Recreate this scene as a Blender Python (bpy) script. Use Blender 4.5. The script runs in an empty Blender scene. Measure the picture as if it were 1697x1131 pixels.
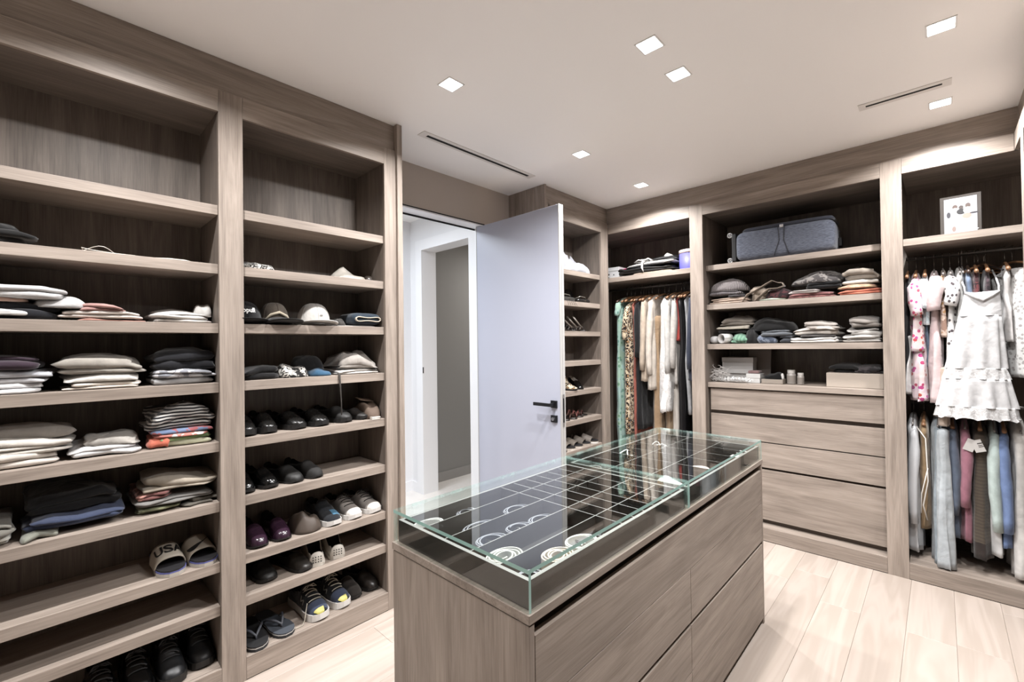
import bpy, bmesh, math, random
from mathutils import Vector, Matrix, noise, Euler
random.seed(7)
R = math.radians
PI = math.pi
sc = bpy.context.scene
COL = sc.collection

# ---------------------------------------------------------------- camera, exposure, world, lamps
yaw, pitch, roll = 0.7627, 0.0091, -0.0129
cyw, syw = math.cos(yaw), math.sin(yaw)
fwd = Vector((-syw*math.cos(pitch), cyw*math.cos(pitch), math.sin(pitch)))
rgt = Vector((cyw, syw, 0)); upv = rgt.cross(fwd)
r2 = rgt*math.cos(roll) + upv*math.sin(roll)
u2 = -rgt*math.sin(roll) + upv*math.cos(roll)
cam_d = bpy.data.cameras.new('camera'); cam = bpy.data.objects.new('camera', cam_d); COL.objects.link(cam)
cam_d.sensor_width = 36; cam_d.lens = 742.1236/1697*36; cam_d.clip_start = 0.02
cam.matrix_world = Matrix(((r2.x, u2.x, -fwd.x, 0), (r2.y, u2.y, -fwd.y, 0), (r2.z, u2.z, -fwd.z, 1.4677), (0, 0, 0, 1)))
sc.camera = cam
sc.view_settings.view_transform = 'Standard'
sc.view_settings.look = 'None'
sc.view_settings.gamma = 1
sc.view_settings.use_curve_mapping = False
sc.view_settings.exposure = 0.42
try:
    sc.cycles.use_denoising = True
    sc.cycles.max_bounces = 10
    sc.cycles.diffuse_bounces = 5
    sc.cycles.glossy_bounces = 4
    sc.cycles.transparent_max_bounces = 14
    sc.cycles.sample_clamp_indirect = 6
except Exception:
    pass
W = bpy.data.worlds.new('world'); sc.world = W; W.use_nodes = True
W.node_tree.nodes['Background'].inputs[0].default_value = (0.8, 0.88, 1, 1)
W.node_tree.nodes['Background'].inputs[1].default_value = 0.6

H = 2.74
# square recessed downlights: seen ones first, then the ones of the same rows behind the camera
LIGHTS = [(-0.875, 1.787), (-0.875, 2.077), (-1.70, 1.372), (-1.715, 2.487), (-1.715, 3.318), (0.023, 2.520), (0.021, 3.335)]
LIGHTS_BEHIND = [(-1.70, 0.25), (0.0, 1.35), (-1.70, -0.85)]
def area(name, loc, sx, sy, energy, color, rot=(0, 0, 0), spread=180):
    l = bpy.data.lights.new(name, 'AREA'); l.shape = 'RECTANGLE'; l.size = sx; l.size_y = sy
    l.energy = energy; l.color = color; l.spread = R(spread)
    o = bpy.data.objects.new(name, l); o.location = loc; o.rotation_euler = rot; COL.objects.link(o)
    return o
WARM = (1.0, 0.99, 0.985)
for x, y in LIGHTS:
    area('lamp_light', (x, y, H-0.012), 0.074, 0.074, 20, WARM, spread=146)
for x, y in LIGHTS_BEHIND:
    area('lamp_light', (x, y, H-0.012), 0.074, 0.074, 20, WARM, spread=146)
# unseen lights added to brighten the hallway (daylight-white) and the dim room beyond it
area('lamp_light', (-3.35, 1.45, 2.68), 0.5, 0.9, 21, (0.86, 0.93, 1.0))
area('lamp_light', (-3.3, -0.2, 2.68), 0.5, 0.9, 18, (0.86, 0.93, 1.0))
area('lamp_light', (-3.2, 4.1, 2.60), 0.3, 0.3, 16.0, (1, 0.97, 0.93))

# ---------------------------------------------------------------- helpers
def lin(c):
    if isinstance(c, str):
        c = c.lstrip('#'); c = [int(c[i:i+2], 16)/255 for i in (0, 2, 4)]
    return tuple(((v/12.92) if v <= 0.04045 else ((v+0.055)/1.055)**2.4) for v in c) + (1,)

def new_mat(name):
    m = bpy.data.materials.new(name); m.use_nodes = True
    nt = m.node_tree; b = nt.nodes['Principled BSDF']
    return m, nt, b, nt.nodes.new, nt.links.new

_mc = {}
def flat(c, rough=0.5, metal=0, spec=0.5, emit=0, name=None, bump=0):
    k = ('flat', c, rough, metal, spec, emit, bump)
    if k in _mc: return _mc[k]
    m, nt, b, N, L = new_mat(name or 'plain')
    b.inputs['Base Color'].default_value = tuple(v*(1 if emit else .74) for v in lin(c)[:3])+(1,)
    b.inputs['Roughness'].default_value = rough
    b.inputs['Metallic'].default_value = metal
    b.inputs['Specular IOR Level'].default_value = spec
    if emit:
        b.inputs['Emission Color'].default_value = lin(c); b.inputs['Emission Strength'].default_value = emit
    tc = N('ShaderNodeTexCoord')
    n = N('ShaderNodeTexNoise'); n.inputs['Scale'].default_value = 35; n.inputs['Detail'].default_value = 4
    L(tc.outputs['Object'], n.inputs['Vector'])
    mr = N('ShaderNodeMapRange'); mr.inputs[3].default_value = max(0.02, rough-0.06); mr.inputs[4].default_value = min(1, rough+0.06)
    L(n.outputs['Fac'], mr.inputs[0]); L(mr.outputs[0], b.inputs['Roughness'])
    if bump:
        bp = N('ShaderNodeBump'); bp.inputs['Strength'].default_value = bump; bp.inputs['Distance'].default_value = 0.002
        L(n.outputs['Fac'], bp.inputs['Height']); L(bp.outputs[0], b.inputs['Normal'])
    _mc[k] = m
    return m

def wood(axis, light='#A0948A', dark='#786D64', rough=0.5, rand=True, name=None, sc_=1.0):
    """taupe oak veneer, grain along axis X, Y or Z"""
    k = ('wood', axis, light, dark)
    if k in _mc: return _mc[k]
    m, nt, b, N, L = new_mat(name or ('oak_veneer_'+axis.lower()))
    tc = N('ShaderNodeTexCoord'); oi = N('ShaderNodeObjectInfo')
    off = N('ShaderNodeVectorMath'); off.operation = 'SCALE'; off.inputs[0].default_value = (13.7, 7.9, 5.3)
    L(oi.outputs['Random'], off.inputs['Scale'])
    add = N('ShaderNodeVectorMath'); add.operation = 'ADD'
    L(tc.outputs['Object'], add.inputs[0]); L(off.outputs[0], add.inputs[1])
    def mapped(al, ac):
        mp = N('ShaderNodeMapping')
        s = {'X': (al, ac, ac), 'Y': (ac, al, ac), 'Z': (ac, ac, al)}[axis]
        mp.inputs['Scale'].default_value = [v*sc_ for v in s]
        L(add.outputs[0], mp.inputs['Vector']); return mp
    n1 = N('ShaderNodeTexNoise'); n1.inputs['Scale'].default_value = 1; n1.inputs['Detail'].default_value = 6; n1.inputs['Roughness'].default_value = 0.62; n1.inputs['Distortion'].default_value = 1.2
    L(mapped(1.3, 16).outputs[0], n1.inputs['Vector'])
    n2 = N('ShaderNodeTexNoise'); n2.inputs['Scale'].default_value = 1; n2.inputs['Detail'].default_value = 3
    L(mapped(7, 240).outputs[0], n2.inputs['Vector'])
    n3 = N('ShaderNodeTexNoise'); n3.inputs['Scale'].default_value = 1; n3.inputs['Detail'].default_value = 2; n3.inputs['Distortion'].default_value = 2.5
    L(mapped(0.8, 4.5).outputs[0], n3.inputs['Vector'])
    m1 = N('ShaderNodeMath'); m1.operation = 'MULTIPLY_ADD'; m1.inputs[1].default_value = 0.35
    L(n2.outputs['Fac'], m1.inputs[0]); 
    m0 = N('ShaderNodeMath'); m0.operation = 'MULTIPLY'; m0.inputs[1].default_value = 0.65
    L(n1.outputs['Fac'], m0.inputs[0]); L(m0.outputs[0], m1.inputs[2])
    cr = N('ShaderNodeValToRGB'); cr.color_ramp.elements[0].position = 0.34; cr.color_ramp.elements[1].position = 0.66
    cr.color_ramp.elements[0].color = lin(dark); cr.color_ramp.elements[1].color = lin(light)
    L(m1.outputs[0], cr.inputs['Fac'])
    hs = N('ShaderNodeHueSaturation')
    mr = N('ShaderNodeMapRange'); mr.inputs[1].default_value = 0.3; mr.inputs[2].default_value = 0.7; mr.inputs[3].default_value = 0.9; mr.inputs[4].default_value = 1.1
    L(n3.outputs['Fac'], mr.inputs[0]); L(mr.outputs[0], hs.inputs['Value']); L(cr.outputs[0], hs.inputs['Color'])
    L(hs.outputs[0], b.inputs['Base Color'])
    b.inputs['Roughness'].default_value = rough; b.inputs['Specular IOR Level'].default_value = 0.35
    bp = N('ShaderNodeBump'); bp.inputs['Strength'].default_value = 0.12; bp.inputs['Distance'].default_value = 0.001
    L(m1.outputs[0], bp.inputs['Height']); L(bp.outputs[0], b.inputs['Normal'])
    _mc[k] = m
    return m

WX, WY, WZ = wood('X'), wood('Y'), wood('Z')
WSHADE = wood('Z', '#7A7068', '#564E48')  # veneer darkened for inside boards: the shade of the bays is in the colour

def floor_wood():
    m, nt, b, N, L = new_mat('pale_oak_floor')
    tc = N('ShaderNodeTexCoord'); oi = N('ShaderNodeObjectInfo')
    off = N('ShaderNodeVectorMath'); off.operation = 'SCALE'; off.inputs[0].default_value = (3.7, 27.9, 5.3)
    L(oi.outputs['Random'], off.inputs['Scale'])
    add = N('ShaderNodeVectorMath'); add.operation = 'ADD'
    L(tc.outputs['Object'], add.inputs[0]); L(off.outputs[0], add.inputs[1])
    mp = N('ShaderNodeMapping'); mp.inputs['Scale'].default_value = (8, 0.7, 1); L(add.outputs[0], mp.inputs['Vector'])
    n1 = N('ShaderNodeTexNoise'); n1.inputs['Scale'].default_value = 1; n1.inputs['Detail'].default_value = 3; n1.inputs['Distortion'].default_value = 0.9
    L(mp.outputs[0], n1.inputs['Vector'])
    # cathedral-like rings
    mth = N('ShaderNodeMath'); mth.operation = 'MULTIPLY'; mth.inputs[1].default_value = 26; L(n1.outputs['Fac'], mth.inputs[0])
    sn = N('ShaderNodeMath'); sn.operation = 'SINE'; L(mth.outputs[0], sn.inputs[0])
    mr = N('ShaderNodeMapRange'); mr.inputs[1].default_value = -1; mr.inputs[2].default_value = 1; L(sn.outputs[0], mr.inputs[0])
    cr = N('ShaderNodeValToRGB'); cr.color_ramp.elements[0].color = lin('#A0948A'); cr.color_ramp.elements[1].color = lin('#AB9F96')
    L(mr.outputs[0], cr.inputs['Fac'])
    # a few knots
    vo = N('ShaderNodeTexVoronoi'); vo.inputs['Scale'].default_value = 1.9; L(add.outputs[0], vo.inputs['Vector'])
    kr = N('ShaderNodeMapRange'); kr.inputs[1].default_value = 0.012; kr.inputs[2].default_value = 0.05; L(vo.outputs['Distance'], kr.inputs[0])
    mx = N('ShaderNodeMix'); mx.data_type = 'RGBA'; L(kr.outputs[0], mx.inputs[0]); mx.inputs[6].default_value = lin('#A5917F'); L(cr.outputs[0], mx.inputs[7])
    hs = N('ShaderNodeHueSaturation'); L(mx.outputs[2], hs.inputs['Color'])
    vr = N('ShaderNodeMapRange'); vr.inputs[3].default_value = 0.93; vr.inputs[4].default_value = 1.06; L(oi.outputs['Random'], vr.inputs[0]); L(vr.outputs[0], hs.inputs['Value'])
    L(hs.outputs[0], b.inputs['Base Color'])
    b.inputs['Roughness'].default_value = 0.42; b.inputs['Specular IOR Level'].default_value = 0.4
    return m

def painted(name, c, rough=0.6):
    m, nt, b, N, L = new_mat(name)
    tc = N('ShaderNodeTexCoord'); n = N('ShaderNodeTexNoise'); n.inputs['Scale'].default_value = 140; L(tc.outputs['Object'], n.inputs['Vector'])
    bp = N('ShaderNodeBump'); bp.inputs['Strength'].default_value = 0.05; bp.inputs['Distance'].default_value = 0.001
    L(n.outputs['Fac'], bp.inputs['Height']); L(bp.outputs[0], b.inputs['Normal'])
    b.inputs['Base Color'].default_value = lin(c); b.inputs['Roughness'].default_value = rough
    return m

def fabric(c, c2=None, kind='plain', scale=1.0, rough=0.92, sheen=0.2):
    k = ('fab', c, c2, kind, scale)
    if k in _mc: return _mc[k]
    m, nt, b, N, L = new_mat('cloth_'+kind)
    tc = N('ShaderNodeTexCoord')
    n = N('ShaderNodeTexNoise'); n.inputs['Scale'].default_value = 22; n.inputs['Detail'].default_value = 5
    L(tc.outputs['Object'], n.inputs['Vector'])
    def mute(q):
        q = lin(q); g_ = .3*q[0]+.59*q[1]+.11*q[2]
        return tuple((v*.86+g_*.14)*.70 for v in q[:3])+(1,)
    base = mute(c)
    if kind == 'plain':
        cr = N('ShaderNodeValToRGB'); cr.color_ramp.elements[0].position = 0.3; cr.color_ramp.elements[1].position = 0.7
        cr.color_ramp.elements[0].color = tuple(v*0.82 for v in base[:3])+(1,)
        cr.color_ramp.elements[1].color = tuple(min(1, v*1.08) for v in base[:3])+(1,)
        L(n.outputs['Fac'], cr.inputs['Fac']); L(cr.outputs[0], b.inputs['Base Color'])
    else:
        cr = N('ShaderNodeValToRGB'); cr.color_ramp.interpolation = 'CONSTANT'
        cr.color_ramp.elements[0].color = base; cr.color_ramp.elements[1].color = mute(c2)
        if kind in ('stripe_x', 'stripe_y', 'stripe_z'):
            sx = N('ShaderNodeSeparateXYZ'); 
            nz = N('ShaderNodeTexNoise'); nz.inputs['Scale'].default_value = 8; L(tc.outputs['Object'], nz.inputs['Vector'])
            md = N('ShaderNodeMix'); md.data_type = 'VECTOR'; md.inputs[0].default_value = 0.03
            L(tc.outputs['Object'], md.inputs[4]); L(nz.outputs['Color'], md.inputs[5]); L(md.outputs[1], sx.inputs[0])
            mm = N('ShaderNodeMath'); mm.operation = 'MULTIPLY'; mm.inputs[1].default_value = 60*scale
            L(sx.outputs['XYZ'.index(kind[-1].upper())], mm.inputs[0])
            fr = N('ShaderNodeMath'); fr.operation = 'FRACT'; L(mm.outputs[0], fr.inputs[0])
            cr.color_ramp.elements[1].position = 0.5; L(fr.outputs[0], cr.inputs['Fac'])
        elif kind == 'leopard':
            vo = N('ShaderNodeTexVoronoi'); vo.inputs['Scale'].default_value = 34*scale
            md = N('ShaderNodeMix'); md.data_type = 'VECTOR'; md.inputs[0].default_value = 0.03
            nz = N('ShaderNodeTexNoise'); nz.inputs['Scale'].default_value = 30; L(tc.outputs['Object'], nz.inputs['Vector'])
            L(tc.outputs['Object'], md.inputs[4]); L(nz.outputs['Color'], md.inputs[5]); L(md.outputs[1], vo.inputs['Vector'])
            e = cr.color_ramp.elements
            e[0].color = lin('#A98560'); e[1].position = 0.26; e[1].color = mute(c2)
            x = e.new(0.52); x.color = base
            L(vo.outputs['Distance'], cr.inputs['Fac'])
        elif kind == 'floral':
            vo = N('ShaderNodeTexVoronoi'); vo.inputs['Scale'].default_value = 26*scale; L(tc.outputs['Object'], vo.inputs['Vector'])
            e = cr.color_ramp.elements; e[0].color = mute(c2); e[1].position = 0.34; e[1].color = base
            L(vo.outputs['Distance'], cr.inputs['Fac'])
            hs = N('ShaderNodeHueSaturation'); sp = N('ShaderNodeSeparateColor'); L(vo.outputs['Color'], sp.inputs[0])
            mr = N('ShaderNodeMapRange'); mr.inputs[3].default_value = 0.46; mr.inputs[4].default_value = 0.56; L(sp.outputs[0], mr.inputs[0]); L(mr.outputs[0], hs.inputs['Hue'])
            L(cr.outputs[0], hs.inputs['Color'])
        elif kind == 'patch':
            nn = N('ShaderNodeTexNoise'); nn.inputs['Scale'].default_value = 30*scale; nn.inputs['Detail'].default_value = 3; nn.inputs['Distortion'].default_value = 1.5
            L(tc.outputs['Object'], nn.inputs['Vector']); cr.color_ramp.elements[1].position = 0.5; L(nn.outputs['Fac'], cr.inputs['Fac'])
        elif kind == 'weave':
            mp = N('ShaderNodeMapping'); mp.inputs['Scale'].default_value = (40*scale, 40*scale, 320*scale); L(tc.outputs['Object'], mp.inputs['Vector'])
            nn = N('ShaderNodeTexNoise'); nn.inputs['Scale'].default_value = 1; nn.inputs['Detail'].default_value = 2; L(mp.outputs[0], nn.inputs['Vector'])
            cr.color_ramp.interpolation = 'LINEAR'; cr.color_ramp.elements[0].position = 0.35; cr.color_ramp.elements[1].position = 0.65; L(nn.outputs['Fac'], cr.inputs['Fac'])
        src = hs.outputs[0] if kind == 'floral' else cr.outputs[0]
        L(src, b.inputs['Base Color'])
    b.inputs['Roughness'].default_value = rough
    b.inputs['Specular IOR Level'].default_value = 0.2
    b.inputs['Sheen Weight'].default_value = sheen
    n2 = N('ShaderNodeTexNoise'); n2.inputs['Scale'].default_value = 14; n2.inputs['Detail'].default_value = 6; n2.inputs['Distortion'].default_value = 0.8
    L(tc.outputs['Object'], n2.inputs['Vector'])
    bp = N('ShaderNodeBump'); bp.inputs['Strength'].default_value = 0.45; bp.inputs['Distance'].default_value = 0.012
    L(n2.outputs['Fac'], bp.inputs['Height']); L(bp.outputs[0], b.inputs['Normal'])
    _mc[k] = m
    return m

def leather(c, rough=0.35, c2=None):
    return flat(c, rough, 0, 0.5, name='leather', bump=0.08)

def glass_mat():
    m = bpy.data.materials.new('clear_glass'); m.use_nodes = True; nt = m.node_tree; nt.nodes.clear()
    N, L = nt.nodes.new, nt.links.new
    o = N('ShaderNodeOutputMaterial'); t = N('ShaderNodeBsdfTransparent'); g = N('ShaderNodeBsdfGlossy'); mx = N('ShaderNodeMixShader'); f = N('ShaderNodeFresnel')
    t.inputs[0].default_value = (0.965, 0.985, 0.975, 1); g.inputs[0].default_value = (1, 1, 1, 1); g.inputs['Roughness'].default_value = 0.005; f.inputs[0].default_value = 1.45
    ge = N('ShaderNodeNewGeometry'); mr = N('ShaderNodeMapRange'); mr.inputs[3].default_value = 1.45; mr.inputs[4].default_value = 1/1.45
    L(ge.outputs['Backfacing'], mr.inputs[0]); L(mr.outputs[0], f.inputs[0])   # thin pane: same reflectance from both sides
    L(f.outputs[0], mx.inputs[0]); L(t.outputs[0], mx.inputs[1]); L(g.outputs[0], mx.inputs[2]); L(mx.outputs[0], o.inputs[0])
    return m
GLASS = glass_mat()
def edge_mat():
    m = bpy.data.materials.new('green_glass_edge'); m.use_nodes = True; nt = m.node_tree; nt.nodes.clear()
    N, L = nt.nodes.new, nt.links.new
    o = N('ShaderNodeOutputMaterial'); t = N('ShaderNodeBsdfTransparent'); p = N('ShaderNodeBsdfPrincipled'); mx = N('ShaderNodeMixShader')
    t.inputs[0].default_value = (0.92, 0.97, 0.96, 1); p.inputs['Base Color'].default_value = lin('#B9D6D0'); p.inputs['Roughness'].default_value = 0.15
    tc = N('ShaderNodeTexCoord'); n = N('ShaderNodeTexNoise'); n.inputs['Scale'].default_value = 18; L(tc.outputs['Object'], n.inputs['Vector'])
    mr = N('ShaderNodeMapRange'); mr.inputs[1].default_value = .35; mr.inputs[2].default_value = .65; mr.inputs[3].default_value = 0.1; mr.inputs[4].default_value = 0.45; L(n.outputs['Fac'], mr.inputs[0])
    L(mr.outputs[0], mx.inputs[0]); L(t.outputs[0], mx.inputs[1]); L(p.outputs[0], mx.inputs[2]); L(mx.outputs[0], o.inputs[0])
    return m
TEAL = flat('#A9D3CB', 0.15, 0, 0.8, name='green_glass_edge'); PALE = edge_mat()
TEALD = flat('#4E8A80', 0.15, 0, 0.8, name='dark_green_glass_edge')

# ---- object makers
def obj(name, verts, faces, mat=None, parent=None, smooth=False, loc=(0, 0, 0), rot=(0, 0, 0), midx=None):
    me = bpy.data.meshes.new(name)
    me.from_pydata([tuple(v) for v in verts], [], faces)
    if mat is not None:
        for mm in (mat if isinstance(mat, (list, tuple)) else [mat]): me.materials.append(mm)
    if midx: me.polygons.foreach_set('material_index', midx)
    if smooth: me.polygons.foreach_set('use_smooth', [True]*len(me.polygons))
    me.update()
    o = bpy.data.objects.new(name, me); COL.objects.link(o)
    o.location = loc; o.rotation_euler = rot
    if parent is not None: o.parent = parent
    return o

def tag(o, label=None, cat=None, group=None, kind=None):
    if label: o['label'] = label
    if cat: o['category'] = cat
    if group: o['group'] = group
    if kind: o['kind'] = kind
    return o

def thing(name, label, cat, loc=(0, 0, 0), rz=0, group=None, kind=None):
    o = bpy.data.objects.new(name, None); COL.objects.link(o); o.location = loc; o.rotation_euler = (0, 0, rz)
    o.empty_display_size = 0.05
    return tag(o, label, cat, group, kind)

BOXF = [(0, 3, 2, 1), (4, 5, 6, 7), (0, 1, 5, 4), (1, 2, 6, 5), (2, 3, 7, 6), (3, 0, 4, 7)]  # -z +z -y +x +y -x
def boxv(x0, x1, y0, y1, z0, z1):
    return [(x0, y0, z0), (x1, y0, z0), (x1, y1, z0), (x0, y1, z0), (x0, y0, z1), (x1, y0, z1), (x1, y1, z1), (x0, y1, z1)]
def box(name, x0, x1, y0, y1, z0, z1, mat, parent=None, bev=0.0, midx=None, rot=None):
    """box in the parent's own coordinates; origin at the box centre"""
    c = ((x0+x1)/2, (y0+y1)/2, (z0+z1)/2)
    v = boxv(x0-c[0], x1-c[0], y0-c[1], y1-c[1], z0-c[2], z1-c[2])
    o = obj(name, v, BOXF, mat, parent, loc=c, midx=midx, rot=rot or (0, 0, 0))
    if bev:
        md = o.modifiers.new('bevel', 'BEVEL'); md.width = bev; md.segments = 2; md.limit_method = 'ANGLE'
    return o
class MB:
    def __init__(s): s.v = []; s.f = []; s.m = []
    def add(s, verts, faces, mi=0):
        n = len(s.v); s.v += [tuple(v) for v in verts]; s.f += [tuple(i+n for i in f) for f in faces]; s.m += [mi]*len(faces)
    def box(s, x0, x1, y0, y1, z0, z1, mi=0): s.add(boxv(x0, x1, y0, y1, z0, z1), BOXF, mi)
    def tube(s, pts, r, n=6, mi=0, closed=False):
        pts = [Vector(p) for p in pts]; rr = r if isinstance(r, (list, tuple)) else [r]*len(pts)
        V = []; prev = None
        for i, p in enumerate(pts):
            a = pts[i-1] if i else (pts[-1] if closed else p); b = pts[(i+1) % len(pts)] if (i < len(pts)-1 or closed) else p
            t = (b-a).normalized() if (b-a).length > 1e-9 else Vector((0, 0, 1))
            if prev is None:
                q = Vector((0, 0, 1)) if abs(t.z) < 0.9 else Vector((1, 0, 0)); u = t.cross(q).normalized()
            else:
                u = (prev - t*prev.dot(t)); u = u.normalized() if u.length > 1e-6 else t.orthogonal().normalized()
            prev = u; w = t.cross(u)
            V += [p + (u*math.cos(2*PI*k/n) + w*math.sin(2*PI*k/n))*rr[i] for k in range(n)]
        F = []
        m = len(pts)
        for i in range(m if closed else m-1):
            for k in range(n):
                j = (i+1) % m
                F.append((i*n+k, i*n+(k+1) % n, j*n+(k+1) % n, j*n+k))
        if not closed: F += [tuple(range(n))[::-1], tuple((m-1)*n+k for k in range(n))]
        s.add(V, F, mi)
    def lathe(s, prof, cx=0, cy=0, n=20, mi=0, cap=True):
        V = [(cx+r*math.cos(2*PI*k/n), cy+r*math.sin(2*PI*k/n), z) for r, z in prof for k in range(n)]
        F = [(i*n+k, i*n+(k+1) % n, (i+1)*n+(k+1) % n, (i+1)*n+k) for i in range(len(prof)-1) for k in range(n)]
        if cap: F += [tuple(range(n))[::-1], tuple((len(prof)-1)*n+k for k in range(n))]
        s.add(V, F, mi)
    def obj(s, name, mat, parent=None, smooth=False, loc=(0, 0, 0), rot=(0, 0, 0)):
        return obj(name, s.v, s.f, mat, parent, smooth, loc, rot, midx=s.m)

def text_geo(s, size):
    cu = bpy.data.curves.new('t', 'FONT'); cu.body = s; cu.size = size; cu.align_x = 'CENTER'; cu.align_y = 'CENTER'; cu.resolution_u = 3; cu.offset = size*.022
    o = bpy.data.objects.new('t', cu); COL.objects.link(o)
    dg = bpy.context.evaluated_depsgraph_get(); me = bpy.data.meshes.new_from_object(o.evaluated_get(dg))
    v = [tuple(p.co) for p in me.vertices]; f = [tuple(p.vertices) for p in me.polygons]
    bpy.data.objects.remove(o); bpy.data.curves.remove(cu); bpy.data.meshes.remove(me)
    return v, f

def spow(v, e): return math.copysign(abs(v)**e, v)
def sup(cx, cy, cz, a, b, c, e1=0.55, e2=0.3, nu=26, nv=9):
    V = []
    for j in range(nv):
        v = -PI/2 + PI*j/(nv-1)
        cv, sv = spow(math.cos(v), e1), spow(math.sin(v), e1)
        if j in (0, nv-1): cv = 0.55*abs(cv) if False else 0.0
        for i in range(nu):
            u = 2*PI*i/nu
            V.append([cx+a*cv*spow(math.cos(u), e2), cy+b*cv*spow(math.sin(u), e2), cz+c*sv])
    F = [(j*nu+i, j*nu+(i+1) % nu, (j+1)*nu+(i+1) % nu, (j+1)*nu+i) for j in range(nv-1) for i in range(nu)]
    return V, F

def nz(x, y, z): return noise.noise(Vector((x, y, z)))

def fold(name, label, cat, group, mats, loc, rz, w, d, h, n=2, seed=0, amp=0.35, droop=0.0, base=0.0):
    """a folded piece of clothing: n soft layers, front towards local -Y; one mesh"""
    rnd = random.Random(seed*31+5)
    mb = MB(); mats = mats if isinstance(mats, (list, tuple)) else [mats]
    th = h/n
    dome = rnd.uniform(.1, .5)
    wts = [rnd.uniform(.5, 1.5) for _ in range(n)]; sw = sum(wts); zc = 0
    sk = rnd.uniform(-.25, .25)
    for i in range(n):
        ti = h*wts[i]/sw; top = (i == n-1)
        sx = 1-rnd.uniform(0, .10)-0.03*i/n; sy = 1-rnd.uniform(0, .08)
        V, F = sup(rnd.uniform(-.014, .014), rnd.uniform(-.010, .006), zc+ti/2, w/2*sx, d/2*sy, ti*0.62, 0.6, 0.2, 52, 13)
        zc += ti
        tl = rnd.uniform(-.12, .12)*amp*2
        for p in V:
            fr = min(1.3, p[2]/h)
            u = p[0]/(w/2); v_ = p[1]/(d/2)
            q = nz(p[0]*5+seed*3.1, p[1]*4, seed*1.7)
            q2 = nz(p[0]*19+seed, p[1]*14, i*3.3+seed)
            rg = 1-2*abs(nz(p[0]*9+p[1]*8+seed*2.3, p[1]*5-p[0]*3, seed*.7+i*.4))
            p[2] += fr*h*(q*amp*1.1+(tl+sk*amp)*u+dome*amp*1.8*(.5-u*u)) + ti*amp*(q2*.6+rg*.55)*(.3+.7*fr)
            if top and v_ < -.2: p[2] -= ti*amp*.9*(-v_-.2)*(.6+nz(u*3, seed, 2))     # the upper layer slumps over the front fold
            p[2] -= droop*h*(max(0, abs(u)-0.55)**2)*fr*2
            p[1] += q2*0.016+nz(u*2.2+seed, i*2.1, seed*.9)*.024*(1 if v_ < 0 else .3)+sk*.03*u; p[0] += nz(p[1]*9, p[2]*40, seed+i)*0.022+nz(p[2]*60, seed, i)*.012*abs(u)
            p[2] = max(p[2], 0.0015+0.0*i)
        mb.add(V, F, i % len(mats))
    o = mb.obj(name, mats, smooth=True, loc=(loc[0], loc[1], loc[2]+base), rot=(0, 0, rz))
    return tag(o, label, cat, group)

def crumple(name, label, cat, group, mat, loc, rz, w, d, h, seed=0, amp=0.5, fine=0.25, e2=0.7, parent=None, peaks=()):
    V, F = sup(0, 0, 0, w/2, d/2, h, 0.8, e2, 44, 17)
    for p in V:
        r = nz(p[0]*7/max(w, .1)*.35+seed*5.1, p[1]*7/max(d, .1)*.35, seed*2.3+p[2]*3)
        f = abs(nz(p[0]*16+seed, p[1]*16, p[2]*14))
        k = 1 + amp*r
        p[0] *= 1+amp*.25*r; p[1] *= 1+amp*.25*r
        for (px, py, ph, pr) in peaks:
            g = math.exp(-((p[0]-px)**2+(p[1]-py)**2)/pr**2); k += ph*g
        p[2] = p[2]*k - fine*h*f
        if p[2] < 0: p[2] *= 0.02
        p[2] = max(0.001, p[2]+0.002)
    o = obj(name, V, F, mat, parent, True, loc, (0, 0, rz))
    if label: tag(o, label, cat, group)
    return o

# ================================================================ SETTING
XF, YB, XR = -2.239, 3.663, 0.31          # front planes of the left, back and right cabinets
M_CEIL = painted('ceiling_paint', '#F3F2F1')
M_TAUPE = painted('taupe_wall_paint', '#B0A69C')
M_WHITE = painted('white_wall_paint', '#E4E4E6')
M_TRIM = painted('white_trim_paint', '#EAEAEC', 0.4)
M_GREY = painted('grey_wall_paint', '#8C8B89')
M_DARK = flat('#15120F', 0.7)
M_SLOT = flat('#0B0B0B', 0.8)

def struct(name, label, x0, x1, y0, y1, z0, z1, mat, cat='wall', bev=0):
    o = box(name, x0, x1, y0, y1, z0, z1, mat, None, bev)
    return tag(o, label, cat, None, 'structure')

fl = thing('floor', 'pale oak plank floor running towards the back wardrobe', 'floor', (0, 0, 0), kind='structure')
box('subfloor', -4.75, 1.0, -1.75, 5.0, -0.06, -0.016, flat('#A89888', 0.9), fl)
MF = floor_wood()
MH = painted('pale_hall_floor', '#DDD9D5', 0.35)
PW = 0.1835; rp = random.Random(3)
_pl = {}
def plank(x0, y0, y1):
    g = 0.0003; w = PW-2*g; l = y1-y0-2*g
    key = (round(l, 3), x0 < -2.75)
    if key not in _pl:
        b = 0.0012
        v = boxv(-w/2, w/2, -l/2, l/2, -0.015, -b)[:8]
        v += [(-w/2+b, -l/2+b, 0), (w/2-b, -l/2+b, 0), (w/2-b, l/2-b, 0), (-w/2+b, l/2-b, 0)]
        f = [(0, 3, 2, 1), (0, 1, 5, 4), (1, 2, 6, 5), (2, 3, 7, 6), (3, 0, 4, 7), (4, 5, 9, 8), (5, 6, 10, 9), (6, 7, 11, 10), (7, 4, 8, 11), (8, 9, 10, 11)]
        me = bpy.data.meshes.new('plank'); me.from_pydata(v, [], f); me.materials.append(MH if key[1] else MF); _pl[key] = me
    o = bpy.data.objects.new('plank', _pl[key]); COL.objects.link(o); o.location = (x0+PW/2, (y0+y1)/2, 0); o.parent = fl
k0 = -25
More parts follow.
